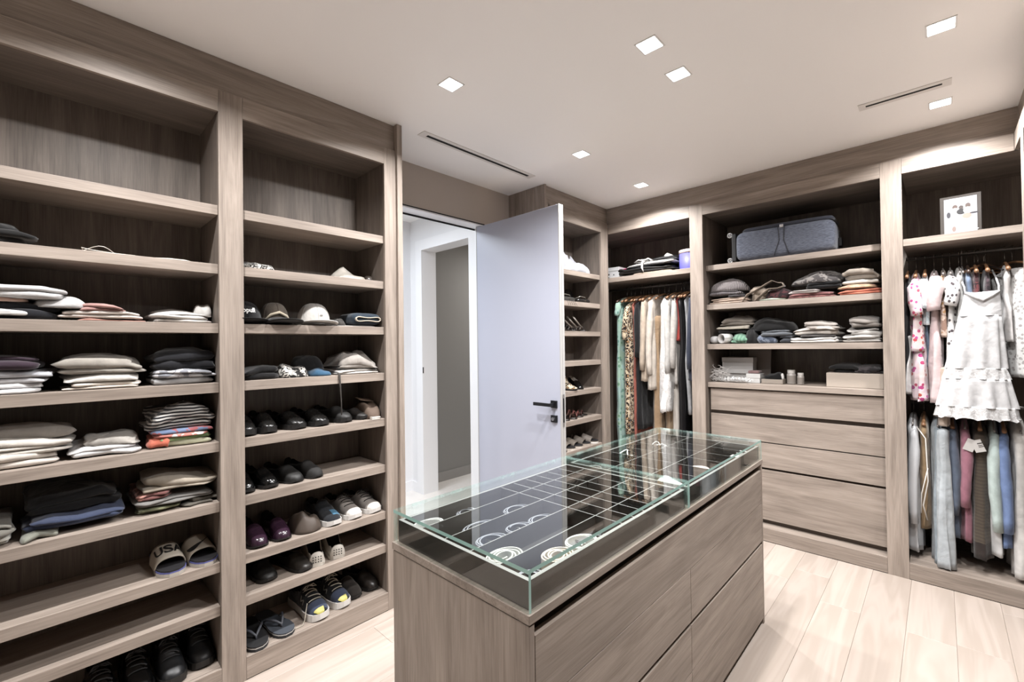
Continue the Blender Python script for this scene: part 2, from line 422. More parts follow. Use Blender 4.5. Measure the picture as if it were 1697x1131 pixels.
for k in range(k0, 3):
    x0 = 0.036+PW*k
    if x0 > 0.3: continue
    # joints seen in the photograph sit at y = 3.03 (two planks) and y = 1.19 (one plank)
    ph = {-3: 3.03, 0: 3.03, -12: 1.19, -1: 1.10, -2: 1.9, -4: 1.45}.get(k, rp.uniform(0, 1.9))
    ys = [ph+1.9*j for j in range(-3, 4)]
    ys = [-1.7]+[y for y in ys if -1.5 < y < 4.9]+[4.95]
    if x0 > -2.25: ys = [y for y in ys if y < 3.66]+[3.7]
    for a, b_ in zip(ys[:-1], ys[1:]): plank(x0, a, b_)

struct('ceiling', 'smooth off white ceiling with square downlights', -4.75, 1.05, -1.75, 5.0, H, H+0.08, M_CEIL, 'ceiling')
wl = thing('wall_left', 'taupe wall around the open white door', 'wall', (-2.695, 0, 0), kind='structure')
def wpart(name, par, x0, x1, y0, y1, z0, z1, mat):
    l = par.location
    return box(name, x0-l.x, x1-l.x, y0-l.y, y1-l.y, z0-l.z, z1-l.z, mat, par)
wpart('wall_panel', wl, -2.755, -2.635, -1.65, 1.575, 0, H, M_TAUPE)
wpart('wall_panel', wl, -2.755, -2.635, 2.468, 2.757, 0, H, M_TAUPE)
wpart('wall_header', wl, -2.755, -2.635, 1.575, 2.468, 2.441, H, M_TAUPE)
wpart('wall_panel', wl, -2.755, -2.635, 2.757, 4.95, 0, H, M_TAUPE)
dfr = thing('trim_1', 'white lining and black seal of the closet doorway', 'door frame', (-2.695, 1.575, 0), kind='structure')
wpart('frame_head', dfr, -2.752, -2.64, 1.59, 2.455, 2.426, 2.441, M_TRIM)
wpart('frame_jamb', dfr, -2.752, -2.64, 1.575, 1.59, 0, 2.441, M_TRIM)
wpart('frame_jamb', dfr, -2.752, -2.64, 2.456, 2.468, 0, 2.441, M_TRIM)
wpart('door_seal', dfr, -2.760, -2.752, 1.59, 2.455, 2.414, 2.430, M_SLOT)
wpart('door_seal', dfr, -2.640, -2.634, 1.59, 2.455, 2.436, 2.442, M_SLOT)
struct('wall_back', 'hidden wall behind the back wardrobe', -2.635, 1.05, 4.29, 4.39, 0, H, M_TAUPE)
struct('wall_right', 'hidden wall behind the right wardrobe', 0.95, 1.05, -1.65, 4.29, 0, H, M_TAUPE)
struct('wall_front', 'taupe wall behind the camera', -2.755, 1.05, -1.75, -1.65, 0, H, M_TAUPE)

# hallway and the dim room beyond
hw = thing('wall_hall', 'white hallway wall stepping in beside the doorway casing', 'wall', (-3.9, 2.5, 0), kind='structure')
wpart('wall_panel', hw, -4.7, -3.915, 2.51, 2.755, 0, H, M_WHITE)
wpart('wall_panel', hw, -3.915, -3.72, 2.605, 2.755, 0, H, M_WHITE)
wpart('wall_header', hw, -3.72, -2.975, 2.605, 2.755, 2.435, H, M_WHITE)
wpart('wall_panel', hw, -2.975, -2.756, 2.605, 2.755, 0, H, M_WHITE)
wpart('baseboard', hw, -4.7, -3.903, 2.498, 2.51, 0, 0.1, M_TRIM)
wpart('baseboard', hw, -3.915, -3.903, 2.51, 2.605, 0, 0.1, M_TRIM)
wpart('baseboard', hw, -3.903, -3.805, 2.593, 2.605, 0, 0.1, M_TRIM)
struct('wall_hall_side', 'white side wall of the hallway', -4.75, -4.7, -1.65, 2.51, 0, H, M_WHITE)
struct('wall_hall_end', 'white end wall of the hallway', -4.75, -2.755, -1.75, -1.65, 0, H, M_WHITE)
dc = thing('trim_2', 'broad white casing of the doorway across the hall', 'door frame', (-3.35, 2.6, 0), kind='structure')
wpart('casing', dc, -3.805, -3.703, 2.588, 2.605, 0, 2.522, M_TRIM)
wpart('casing', dc, -2.99, -2.888, 2.588, 2.605, 0, 2.522, M_TRIM)
wpart('casing', dc, -3.703, -2.99, 2.588, 2.605, 2.42, 2.522, M_TRIM)
wpart('frame_jamb', dc, -3.72, -3.703, 2.605, 2.765, 0, 2.42, M_TRIM)
wpart('frame_jamb', dc, -2.99, -2.975, 2.605, 2.765, 0, 2.42, M_TRIM)
wpart('frame_head', dc, -3.72, -2.975, 2.605, 2.765, 2.42, 2.435, M_TRIM)
wpart('strike_plate', dc, -3.7045, -3.702, 2.592, 2.604, 1.20, 1.26, M_SLOT)
gr = thing('wall_far', 'grey wall with grey baseboard in the dim room beyond the hall', 'wall', (-3.95, 3.8, 0), kind='structure')
wpart('wall_panel', gr, -4.03, -3.93, 2.755, 4.95, 0, H, M_GREY)
wpart('wall_panel', gr, -4.03, -2.755, 4.95, 5.0, 0, H, M_GREY)
wpart('baseboard', gr, -3.93, -3.917, 2.766, 4.95, 0, 0.1, painted('grey_baseboard_paint', '#9A9896', 0.4))

# ---------------------------------------------------------------- the open door
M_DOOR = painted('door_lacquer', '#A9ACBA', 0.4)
dr = thing('door_1', 'tall white flush door standing open into the closet', 'door', (-2.69, 2.41, 0), kind='structure')
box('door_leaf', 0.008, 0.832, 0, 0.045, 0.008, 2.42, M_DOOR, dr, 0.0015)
for xx in (0, 0.8325):
    box('edge_trim', xx, xx+0.0075, -0.001, 0.018, 0.008, 2.422, flat('#C2C0BE', 0.35), dr)
    box('edge_trim', xx, xx+0.0075, 0.021, 0.046, 0.008, 2.422, flat('#C2C0BE', 0.35), dr)
M_BLK = flat('#2B2C30', 0.35, 0.6)
hd = box('door_handle', 0.755, 0.807, -0.012, -0.0005, 1.035, 1.085, M_BLK, dr, 0.001)
mb = MB(); mb.box(-0.01, 0.01, -0.05, -0.006, -0.01, 0.01); mb.box(-0.135, 0.012, -0.062, -0.048, -0.011, 0.011)
o = mb.obj('lever', M_BLK, hd)
lk = box('door_lock', 0.755, 0.807, -0.012, -0.0005, 0.937, 0.985, M_BLK, dr, 0.001)
mb = MB(); mb.tube([(0, -0.018, 0), (0, -0.006, 0)], 0.012, 14); mb.box(-0.002, 0.002, -0.0195, -0.018, -0.007, 0.007); mb.obj('key_cylinder', flat('#B9BCC4', 0.25, 0.9), lk)
lp = box('latch_plate', 0.8402, 0.8416, 0.012, 0.034, 0.91, 1.13, flat('#BFC0C2', 0.3, 0.8), dr, 0.0005)
box('latch_slot', 0.0003, 0.0016, -0.007, 0.007, -0.082, 0.082, M_SLOT, lp)

# ---------------------------------------------------------------- cabinets
def unit(name, label, loc, rz, u0, u1, depth, shelves, stiles, rail=(2.496, 2.59), base=0.1, rec=0.017, t=0.042, walls=(True, True), group=None, u0r=None, u1r=None, zt=2.496, cat='wardrobe'):
    """open wardrobe bay: local x along its front, y into its depth"""
    r = thing(name, label, cat, loc, rz, group)
    T = 0.017
    ra, rb = (u0 if u0r is None else u0r), (u1 if u1r is None else u1r)
    box('back_panel', u0+.001, u1-.001, depth, depth+0.015, 0.002, 2.59, WSHADE, r)
    if walls[0]: box('side_panel', u0-0.019, u0, T, depth, 0.002, 2.59, WSHADE, r)
    if walls[1]: box('side_panel', u1, u1+0.019, T, depth, 0.002, 2.59, WSHADE, r)
    box('top_panel', u0+.001, u1-.001, T+.001, depth-.001, zt, zt+0.02, wood('X', '#7A7068', '#564E48'), r)  # darkened veneer again, for the shaded underside
    box('deck', u0+.001, u1-.001, T+.001, depth-.001, base-0.022, base, WX, r)
    box('plinth', ra+.0008, rb-.0008, 0, T, 0.004, base, WX, r, 0.0008)
    box('gap_shade', ra+.0008, rb-.0008, 0.003, T, 0, 0.0035, M_DARK, r)  # dark strip standing in for the shade in the gap under the plinth
    box('top_rail', ra+.0008, rb-.0008, 0, T, rail[0], rail[1], WX, r, 0.0008)
    for a, b_ in stiles: box('stile', a, b_, 0, T, 0.0, 2.59, WZ, r, 0.0008)
    for s in shelves:
        z = s[0] if isinstance(s, tuple) else s; rc = s[1] if isinstance(s, tuple) else rec
        box('shelf', u0+.001, u1-.001, rc, depth-.001, z-t, z, WX, r, 0.001)
    return r
SH = [2.091, 1.835, 1.578, 1.321, 1.066, 0.807, 0.547, 0.360]
DL = 0.327
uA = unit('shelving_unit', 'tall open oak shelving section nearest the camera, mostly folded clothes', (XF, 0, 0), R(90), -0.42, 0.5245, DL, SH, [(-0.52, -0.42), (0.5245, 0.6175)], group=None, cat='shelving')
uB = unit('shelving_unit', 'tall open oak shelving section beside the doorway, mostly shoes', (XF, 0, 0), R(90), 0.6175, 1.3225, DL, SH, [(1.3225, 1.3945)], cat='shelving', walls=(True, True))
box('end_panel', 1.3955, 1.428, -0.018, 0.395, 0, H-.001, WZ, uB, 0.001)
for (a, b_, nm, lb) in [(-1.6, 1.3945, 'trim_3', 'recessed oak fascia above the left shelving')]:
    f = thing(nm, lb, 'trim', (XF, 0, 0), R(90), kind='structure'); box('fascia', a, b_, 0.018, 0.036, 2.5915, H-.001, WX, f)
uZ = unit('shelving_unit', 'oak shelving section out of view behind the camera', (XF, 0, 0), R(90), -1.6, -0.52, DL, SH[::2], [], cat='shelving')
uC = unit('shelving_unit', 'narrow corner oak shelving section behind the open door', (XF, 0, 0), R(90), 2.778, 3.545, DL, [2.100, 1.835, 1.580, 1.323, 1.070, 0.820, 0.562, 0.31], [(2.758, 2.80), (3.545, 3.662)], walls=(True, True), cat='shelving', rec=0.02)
box('end_panel', 2.7565, 2.7775, 0.0172, 0.395, 2.5905, H-.001, WZ, uC, 0.0005)
box('end_panel', 2.7375, 2.7572, -0.001, 0.395, 0, H-.001, WZ, uC, 0.0005)
f = thing('trim_4', 'recessed oak fascia above the corner shelving', 'trim', (XF, 0, 0), R(90), kind='structure'); box('fascia', 2.7585, 3.68, 0.018, 0.036, 2.5915, H-.001, WX, f)
f = thing('trim_5', 'recessed oak fascia above the back wardrobe', 'trim', (0, YB, 0), 0, kind='structure'); box('fascia', XF-.018+.001, XR+.017, 0.018, 0.036, 2.5915, H-.001, WX, f)
f = thing('trim_6', 'recessed oak fascia above the right wardrobe', 'trim', (XR, 0, 0), R(-90), kind='structure'); box('fascia', -3.68, 1.6, 0.018, 0.036, 2.5915, H-.001, WX, f)

M_ROD = flat('#6E6A67', 0.35, 0.7)
def rod(u0, u1, y, z, par):
    mb = MB(); mb.tube([(u0, y, z), (u1, y, z)], 0.0125, 12); return mb.obj('hanging_rod', M_ROD, par, True)
DB = 0.585
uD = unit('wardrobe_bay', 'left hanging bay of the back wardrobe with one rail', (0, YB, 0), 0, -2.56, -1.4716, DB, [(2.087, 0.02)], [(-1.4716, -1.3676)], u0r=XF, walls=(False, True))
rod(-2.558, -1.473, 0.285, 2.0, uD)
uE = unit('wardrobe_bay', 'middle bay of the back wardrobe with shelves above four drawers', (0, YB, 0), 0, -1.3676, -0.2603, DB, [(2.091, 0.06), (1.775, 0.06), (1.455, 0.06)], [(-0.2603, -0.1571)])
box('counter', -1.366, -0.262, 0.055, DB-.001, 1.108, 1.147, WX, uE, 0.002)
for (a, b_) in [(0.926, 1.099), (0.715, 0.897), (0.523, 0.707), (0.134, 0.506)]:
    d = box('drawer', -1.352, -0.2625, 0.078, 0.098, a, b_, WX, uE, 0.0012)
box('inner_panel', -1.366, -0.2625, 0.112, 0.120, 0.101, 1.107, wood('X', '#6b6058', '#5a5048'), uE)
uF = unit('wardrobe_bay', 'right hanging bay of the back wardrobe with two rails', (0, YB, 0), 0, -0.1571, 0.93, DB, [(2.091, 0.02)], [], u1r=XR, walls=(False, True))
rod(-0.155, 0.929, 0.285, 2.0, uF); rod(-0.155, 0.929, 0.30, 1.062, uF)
uG = unit('wardrobe_bay', 'open bay of the right wardrobe', (XR, 0, 0), R(-90), -3.32, -1.75, DB+.02, [(2.091, .02), 1.578, 1.066, 0.547], [(-3.42, -3.32), (-1.75, -1.65)], walls=(False, True), u0r=-3.32)
box('top_rail', -3.661, -3.4208, 0, 0.017, 2.496, 2.59, WX, uG)
uH = unit('wardrobe_bay', 'near bay of the right wardrobe out of view', (XR, 0, 0), R(-90), -1.65, 1.0, DB+.02, [(2.091, .02), 1.578, 1.066, 0.547], [(1.0, 1.1)])

# ---------------------------------------------------------------- ceiling fittings
M_LAMP = flat('#FFFFFF', 0.5, emit=9, name='lit_lamp')
names = ['square downlight, left of the pair above the island', 'square downlight, right of the pair above the island', 'square downlight above the left shelving beside the long vent',
         'square downlight straight above the open door', 'square downlight nearest the back left corner', 'square downlight in the upper right of the ceiling', 'square downlight beside the short vent near the back wardrobe']
def downlight(x, y, label, group='square ceiling downlights'):
    r = thing('downlight', label, 'ceiling light', (x, y, H), group=group)
    mb = MB()
    for a in (0, 1, 2, 3):
        q = [(-.047, .047, -.047, -.040), (-.047, .047, .040, .047), (-.047, -.040, -.040, .040), (.040, .047, -.040, .040)][a]
        mb.box(q[0], q[1], q[2], q[3], -0.003, -0.0003)
    mb.obj('frame', flat('#F2F0EE', 0.4), r)
    box('diffuser', -.040, .040, -.040, .040, -0.004, -0.0006, M_LAMP, r)
    return r
for (x, y), n_ in zip(LIGHTS, names): downlight(x, y, n_)
for i_, (x, y) in enumerate(LIGHTS_BEHIND): downlight(x, y, 'square ceiling downlight out of view behind the camera', 'downlights behind the camera')
def vent(label, x0, x1, y0, y1, a0, a1, b0, b1):
    r = thing('ceiling_vent', label, 'vent', ((x0+x1)/2, (y0+y1)/2, H)); l = r.location
    def q(n, X0, X1, Y0, Y1, z0, z1, m): return box(n, X0-l.x, X1-l.x, Y0-l.y, Y1-l.y, z0, z1, m, r)
    m = painted('vent_paint', '#DAD7D4', 0.5)
    q('frame', x0, x1, y0, b0, -.004, -.0005, m); q('frame', x0, x1, b1, y1, -.004, -.0005, m)
    q('frame', x0, a0, b0, b1, -.004, -.0005, m); q('frame', a1, x1, b0, b1, -.004, -.0005, m)
    q('slot', a0, a1, b0, b1, -.0025, -.0004, M_SLOT)
vent('long slim ceiling slot vent in front of the doorway wall', -2.250, -2.178, 1.555, 2.56, -2.230, -2.205, 1.60, 2.52)
vent('short slim ceiling slot vent near the back wardrobe', -0.302, 0.062, 3.045, 3.125, -0.272, 0.028, 3.074, 3.096)

# ---------------------------------------------------------------- island
IX0, IX1, IY0, IY1 = -1.2615, -0.6829, 0.7594, 2.6051
isl = thing('island_cabinet', 'taupe oak island cabinet with drawers under the glass display top', 'cabinet', ((IX0+IX1)/2, (IY0+IY1)/2, 0))
def ib(n, x0, x1, y0, y1, z0, z1, m, bev=0.001, par=None):
    l = isl.location
    return box(n, x0-l.x, x1-l.x, y0-l.y, y1-l.y, z0, z1, m, par or isl, bev)
WY2 = WY
ib('top_slab', IX0, IX1, IY0, IY1, 0.829, 0.851, WY, 0.0012)
ib('end_panel', IX0+.002, IX1-.0025, IY0+.0025, IY0+.0205, 0, 0.8245, WZ)
ib('end_panel', IX0+.002, IX1-.0025, IY1-.0205, IY1-.0025, 0, 0.8245, WZ)
ib('inner_carcass', IX0+.01, IX1-.05, IY0+.021, IY1-.021, 0.035, 0.8285, M_DARK, 0)
ib('side_panel', IX0+.002, IX0+.0095, IY0+.021, IY1-.021, 0.03, 0.8245, WY)
ib('toe_kick', IX0+.03, IX1-.06, IY0+.021, IY1-.021, 0, 0.0345, M_DARK, 0)
ib('shaded_rail', IX1-.049, IX1-.035, IY0+.021, IY1-.021, 0.60, 0.8285, wood('Y', '#4c433c', '#3c342e'), 0)  # rail colour darkened to hold the shade of the gap below the slab
D0, DM, D1 = IY0+.0225, 1.665, IY1-.0225
for (a, b_, c, d_) in [(D0, D1, .625, .796), (D0, DM-.0012, .429, .6225), (DM+.0012, D1, .429, .6225), (D0, DM-.0012, .245, .413), (DM+.0012, D1, .245, .413), (D0, DM-.0012, .032, .2425), (DM+.0012, D1, .032, .2425)]:
    ib('drawer', IX1-.0225, IX1-.0025, a, b_, c, d_, WY)

# ---------------------------------------------------------------- glass display cases and trays on the island
ZW = 0.8515
def pane(name, x0, x1, y0, y1, z0, z1, ax, par, front=1):
    """ax = axis the pane faces; its faces are clear, its cut edges green"""
    l = par.location
    mi = {'z': [0, 0, front, 1, 2, 2], 'y': [0, 0, 0, 1, 0, 2], 'x': [0, 0, 2, 0, 2, 0]}[ax]
    return box(name, x0-l.x, x1-l.x, y0-l.y, y1-l.y, z0-l.z, z1-l.z, [GLASS, TEAL, PALE], par, midx=mi)
def glass_case(label, y0, y1):
    x0, x1, z1 = IX0+.004, IX1-.004, 0.9527
    r = thing('glass_case', label, 'display case', ((x0+x1)/2, (y0+y1)/2, ZW))
    g, s = 0.010, 0.008
    pane('glass_top', x0, x1, y0, y1, z1-g, z1, 'z', r, 1 if y0 < 1 else 2)
    zz = z1-g-.0004
    pane('glass_pane', x0, x1, y0, y0+s, ZW+.0005, zz, 'y', r); pane('glass_pane', x0, x1, y1-s, y1, ZW+.0005, zz, 'y', r)
    pane('glass_pane', x0, x0+s, y0+s+.0003, y1-s-.0003, ZW+.0005, zz, 'x', r); pane('glass_pane', x1-s, x1, y0+s+.0003, y1-s-.0003, ZW+.0005, zz, 'x', r)
glass_case('near glass case on the island, over the belts', IY0+.004, 1.6615)
glass_case('far glass case on the island, over the jewellery tray', 1.6635, IY1-.004)

M_TRAY = flat('#322B27', 0.75, name='dark_tray_board', bump=0.1); M_RIM = flat('#92908E', 0.45, name='pale_rim')
def tray(label, x0, x1, y0, y1, xs, ys, ztop=0.920):
    r = thing('divided_tray', label, 'tray', ((x0+x1)/2, (y0+y1)/2, ZW)); l = r.location
    def q(n, X0, X1, Y0, Y1, z0, z1, rim=True):
        return box(n, X0-l.x, X1-l.x, Y0-l.y, Y1-l.y, z0-l.z, z1-l.z, [M_TRAY, M_RIM], r, midx=[0, 1 if rim else 0, 0, 0, 0, 0])
    t = 0.0115
    q('tray_base', x0, x1, y0, y1, ZW+.0006, ZW+.005, False)
    q('tray_side', x0, x0+t, y0, y1, ZW+.0051, ztop); q('tray_side', x1-t, x1, y0, y1, ZW+.0051, ztop)
    q('tray_side', x0+t, x1-t, y0, y0+t, ZW+.0051, ztop); q('tray_side', x0+t, x1-t, y1-t, y1, ZW+.0051, ztop)
    for x in xs: q('divider', x-.0018, x+.0018, y0+t, y1-t, ZW+.0051, ztop-.003)
    ex = [x0+t]+list(xs)+[x1-t]
    for y in ys:
        q('divider', x0+t, x1-t, y-.0018, y+.0018, ZW+.0051, ztop-.0025)
tray('near divided tray with long belt bays and a grid of small compartments', -1.247, -0.697, 0.775, 1.652, (-1.142, -1.031, -0.919, -0.809), (1.222, 1.293, 1.363, 1.432, 1.503, 1.577))
tray('far divided tray with three columns of larger compartments', -1.247, -0.697, 1.685, 2.590, (-1.063, -0.886), (1.85, 1.995, 2.143, 2.287, 2.433))

def belt(label, cx, cy, rx, ry, turns, h, col, z=None, tilt=0, buckle='frame', gap=0.005, rough=0.22, seed=0, bcol='#C9CACC'):
    z = (ZW+.0062) if z is None else z
    r = thing('belt', label, 'belt', (cx, cy, z), group='coiled belts in the near tray')
    r.rotation_euler = (tilt, 0, seed*1.1)
    mb = MB(); n = int(turns*30); V = []; F = []
    for i in range(n+1):
        a = 2*PI*i/30; k = 1-gap*i/30/min(rx, ry) - 0.03*math.sin(a*.5+seed)
        x, y = rx*k*math.cos(a), ry*k*math.sin(a); nx, ny = math.cos(a)*.0022, math.sin(a)*.0022
        dz = .002*math.sin(a*1.3+seed)
        V += [(x-nx, y-ny, dz+.001), (x+nx, y+ny, dz+.001), (x+nx, y+ny, h+dz), (x-nx, y-ny, h+dz)]
    V = [(a_, b_, max(0.0005, c_)) for a_, b_, c_ in V]
    for i in range(n):
        for k in range(4): F.append((i*4+k, i*4+(k+1) % 4, i*4+4+(k+1) % 4, i*4+4+k))
    F += [(3, 2, 1, 0), tuple(n*4+k for k in range(4))]
    mb.add(V, F)
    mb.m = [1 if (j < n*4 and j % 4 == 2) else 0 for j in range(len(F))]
    mb.obj('strap', [leather(col, rough), leather('#9A9AA2', .3) if col == '#45454D' else leather(col, rough)], r)  # black belts: shine along the top edge put in as a paler colour
    if buckle:
        M = flat(bcol, 0.2, 0.95); mb = MB()
        if buckle == 'frame':
            w = 0.017; hh = h*0.6
            mb.tube([(-w, 0, h*.5-hh), (w, 0, h*.5-hh), (w, 0, h*.5+hh), (-w, 0, h*.5+hh)], 0.002, 6, closed=True)
            mb.tube([(-w, .002, h*.5), (w, .003, h*.5)], 0.0013, 6)
        elif buckle == 'plate':
            mb.box(-0.021, 0.021, -0.002, 0.002, 0.004, h+.006)
        elif buckle == 'ring':
            mb.tube([(0.019*math.cos(2*PI*i/16), 0, h*.6+0.019*math.sin(2*PI*i/16)) for i in range(16)], 0.0022, 6, closed=True)
        elif buckle == 'peg':
            mb.tube([(0, 0, h*.4), (0.004, 0, h+.022)], 0.0035, 8); mb.tube([(-.010, 0, h), (.012, 0, h+.010)], 0.002, 6)
        o = mb.obj('buckle', M, r, True); o.location = (rx*.25, -ry*.25, max(0, .0005+hh-h*.5) if buckle == 'frame' else 0)
    return r
belt('wide white belt coiled in the left bay nearest the door end', -1.198, 0.85, .040, .056, 2, .040, '#EDECEA', buckle=None, seed=0)
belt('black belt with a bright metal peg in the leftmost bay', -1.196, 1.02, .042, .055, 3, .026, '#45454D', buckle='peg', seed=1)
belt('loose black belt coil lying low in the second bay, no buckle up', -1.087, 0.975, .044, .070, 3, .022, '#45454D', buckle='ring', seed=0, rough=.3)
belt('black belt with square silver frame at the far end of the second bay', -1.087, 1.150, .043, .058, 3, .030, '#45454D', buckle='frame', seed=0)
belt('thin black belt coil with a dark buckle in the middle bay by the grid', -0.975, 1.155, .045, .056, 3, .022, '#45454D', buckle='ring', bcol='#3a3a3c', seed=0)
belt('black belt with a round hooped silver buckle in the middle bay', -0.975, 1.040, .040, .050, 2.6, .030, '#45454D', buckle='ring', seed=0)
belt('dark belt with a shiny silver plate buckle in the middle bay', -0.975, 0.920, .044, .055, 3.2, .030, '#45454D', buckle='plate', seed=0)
belt('pale grey knitted belt rolled in the fourth bay', -0.864, 0.860, .046, .060, 4, .040, '#C9C8BE', buckle=None, gap=.008, rough=.85, seed=0)
belt('beige leather belt rolled in loose spirals in the right bay', -0.752, 0.950, .043, .052, 4, .046, '#D8CBB9', buckle=None, gap=.008, seed=0)
belt('broad white belt with a fabric buckle in the right bay', -0.754, 1.065, .045, .055, 2, .044, '#F0EFEC', buckle='plate', bcol='#E8E7E5', seed=0)
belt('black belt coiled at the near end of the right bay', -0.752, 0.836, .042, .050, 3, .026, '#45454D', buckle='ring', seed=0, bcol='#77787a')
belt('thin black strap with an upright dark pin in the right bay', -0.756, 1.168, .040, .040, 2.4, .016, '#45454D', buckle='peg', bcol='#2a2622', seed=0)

# jewellery and small things in the far tray
ZT = ZW+.0060
def squiggle(name, label, cat, cx, cy, w, d, h, col, seed, n=60, r=.0012, rough=.3, metal=0, mat=None):
    rnd = random.Random(seed); mb = MB(); P = []
    fx, fy, fz = rnd.uniform(2, 5), rnd.uniform(3, 6), rnd.uniform(2, 7)
    for i in range(n):
        t = i/n*2*PI
        P.append((w/2*math.sin(fx*t+seed)*.95, d/2*math.cos(fy*t), max(r*1.1, h*(.5+.5*math.sin(fz*t))*abs(math.sin(t*.5)))))
    mb.tube(P, r, 5)
    o = mb.obj(name, mat or flat(col, rough, metal), smooth=True, loc=(cx, cy, ZT)); return tag(o, label, cat)
squiggle('necklace', 'tangle of clear beads at the near left corner of the far tray', 'necklace', -1.20, 1.77, .075, .10, .045, '#C8CDD0', 3, 110, .0022, .15)
squiggle('necklace', 'silver chain heap beside the clear beads in the far tray', 'necklace', -1.12, 1.775, .085, .10, .035, '#B9BEC4', 5, 130, .0016, .2, .7)
squiggle('cord', 'white ribbon bow in the left column of the far tray', 'ribbon', -1.16, 2.07, .12, .10, .055, '#F0F1F3', 8, 80, .0032, .7)
squiggle('cord', 'long white curled tie at the back left of the far tray', 'ribbon', -1.15, 2.36, .10, .12, .055, '#F2F2F2', 11, 60, .0028, .7)
squiggle('cord', 'white twisted cord in the middle column of the far tray', 'cord', -0.97, 2.21, .12, .05, .02, '#F2F2F2', 13, 30, .0022, .7)
squiggle('cord', 'short white cord near the right column of the far tray', 'cord', -0.94, 2.36, .06, .07, .02, '#ECECEC', 15, 24, .0022, .7)
crumple('plastic_bag', 'crumpled clear plastic bag at the near right of the far tray', 'bag', None, flat('#DDE0E4', .2, name='thin_plastic'), (-0.80, 1.765, ZT), 0, .13, .13, .045, seed=4, amp=.9, fine=.5)
crumple('plastic_bag', 'small crumpled plastic bag in the grid of the near tray', 'bag', None, flat('#D5D8DC', .2, name='thin_plastic'), (-0.865, 1.615, ZT), 0, .09, .055, .035, seed=9, amp=.9, fine=.5)
mb = MB(); mb.tube([(.035*math.cos(2*PI*i/28), .035*math.sin(2*PI*i/28), .006+.03*(.5+.5*math.cos(2*PI*i/28))) for i in range(28)], .003, 6, closed=True)
tag(mb.obj('bangle', flat('#F0EEEC', .3), smooth=True, loc=(-0.79, 2.36, ZT)), 'white ring bangle standing in the right column of the far tray', 'bracelet')
mb = MB(); mb.lathe([(.001, 0), (.038, 0), (.040, .004), (.038, .009), (.001, .010)], n=24)
tag(mb.obj('compact', flat('#E9D3CF', .35), smooth=False, loc=(-0.80, 2.07, ZT+.03)), 'pale pink round compact in the right column of the far tray', 'compact')
tag(mb.obj('compact', flat('#E9D3CF', .35), smooth=False, loc=(-0.80, 2.07, ZT)), 'round box under the pale pink compact in the far tray', 'compact')
sg = thing('sunglasses', 'black sunglasses at the far end of the far tray', 'glasses', (-0.80, 2.50, ZT), R(20))
mb = MB()
for s in (-1, 1): mb.lathe([(.001, .018), (.024, .018), (.026, .021), (.024, .024), (.001, .024)], cx=s*.03, cy=0, n=18)
mb.obj('lens', flat('#0C0C0E', .08), sg); mb = MB()
for s in (-1, 1): mb.tube([(s*.055, 0, .021), (s*.058, .06, .012), (s*.05, .075, .004)], .0025, 6)
mb.tube([(-.008, 0, .022), (.008, 0, .022)], .0025, 6); mb.obj('temple', flat('#111113', .25), sg)
for i_, (px, py, lb) in enumerate([(-.735, 2.345, 'small white card box in the far right compartments of the far tray'), (-.735, 2.46, 'tiny white card box at the last right compartment of the far tray')]):
    tag(box('card_box', px-.022, px+.022, py-.03, py+.03, ZT, ZT+.05, flat('#EEECEA', .6), None, .001), lb, 'box')

# ================================================================ FOLDED CLOTHES
FR = -2.288
def FL(label, y0, y1, s, z0, z1, mats, n=2, depth=0.24, seed=0, front=FR, amp=.35, droop=0., cat='clothes', name='folded_garment', group=None, yawd=0):
    return fold(name, label, cat, group, mats, (front-depth/2, (y0+y1)/2, SHZ[s]+.0008), R(90+yawd), y1-y0, depth, z1-z0, n, seed, amp, droop, z0)
SHZ = dict(s1=2.091, s2=1.835, s3=1.578, s4=1.321, s5=1.066, s6=.807, s7=.547, s8=.360, b=.1)
P = fabric
G1 = 'folded clothes on the near left shelving'; 
# near section
FL('black folded bag at the left end of the second shelf', -.26, -.012, 's2', 0, .045, P('#1B1A1A'), 2, seed=1, group=G1)
crumple('cap', 'black soft cap lying on the black folded bag', 'hat', None, P('#171617'), (FR-.12, -.13, SHZ['s2']+.046), R(90), .15, .18, .038, seed=2, amp=.4)
def cord_loop(label, pts, r=.0016, col='#D9D2C8'):
    mb = MB(); mb.tube(pts, r, 6); return tag(mb.obj('cord', flat(col, .5), smooth=True), label, 'cord')
z_ = SHZ['s2']+.002
cord_loop('thin white cord looped on the second shelf', [(-2.285, .21+.0*k, z_) if k == 0 else (-2.29-.02*math.sin(k*.9), .225-.0135*k, z_+.022*max(0, math.sin((k-2)*.42))) for k in range(10)]+[(-2.275, .098, z_+.010), (-2.268, .12, z_+.004), (-2.27, .18, z_), (-2.275, .25, z_)])
cord_loop('flat white strap lying right of the looped cord', [(-2.29, .305, z_), (-2.285, .36, z_+.004), (-2.282, .41, z_+.003), (-2.285, .43, z_)], .003)
FL('black sweater at the bottom left of the third shelf', -.30, .045, 's3', 0, .058, P('#1B1C22'), 2, seed=3, group=G1, front=-2.31)
FL('white cuff folded between the black sweater layers', -.28, -.035, 's3', .012, .034, P('#D9D7D4'), 1, depth=.06, seed=4, group=G1, front=-2.287)
FL('coral shirt at the bottom of the peach pile', .07, .283, 's3', 0, .010, P('#C98F80'), 1, seed=5, group=G1, front=-2.282)
FL('off white shirt with a peach tint beside the grey sprawling one', .03, .278, 's3', .010, .040, P('#E2D7CF'), 2, seed=6, group=G1)
FL('dusty pink folded top on the off white shirt', .085, .222, 's3', .036, .060, P('#B88A82'), 2, depth=.2, seed=7, group=G1)
FL('peach cloth under the sprawling white sweatshirt', -.30, -.02, 's3', .060, .078, P('#C9A491'), 1, seed=8, group=G1)
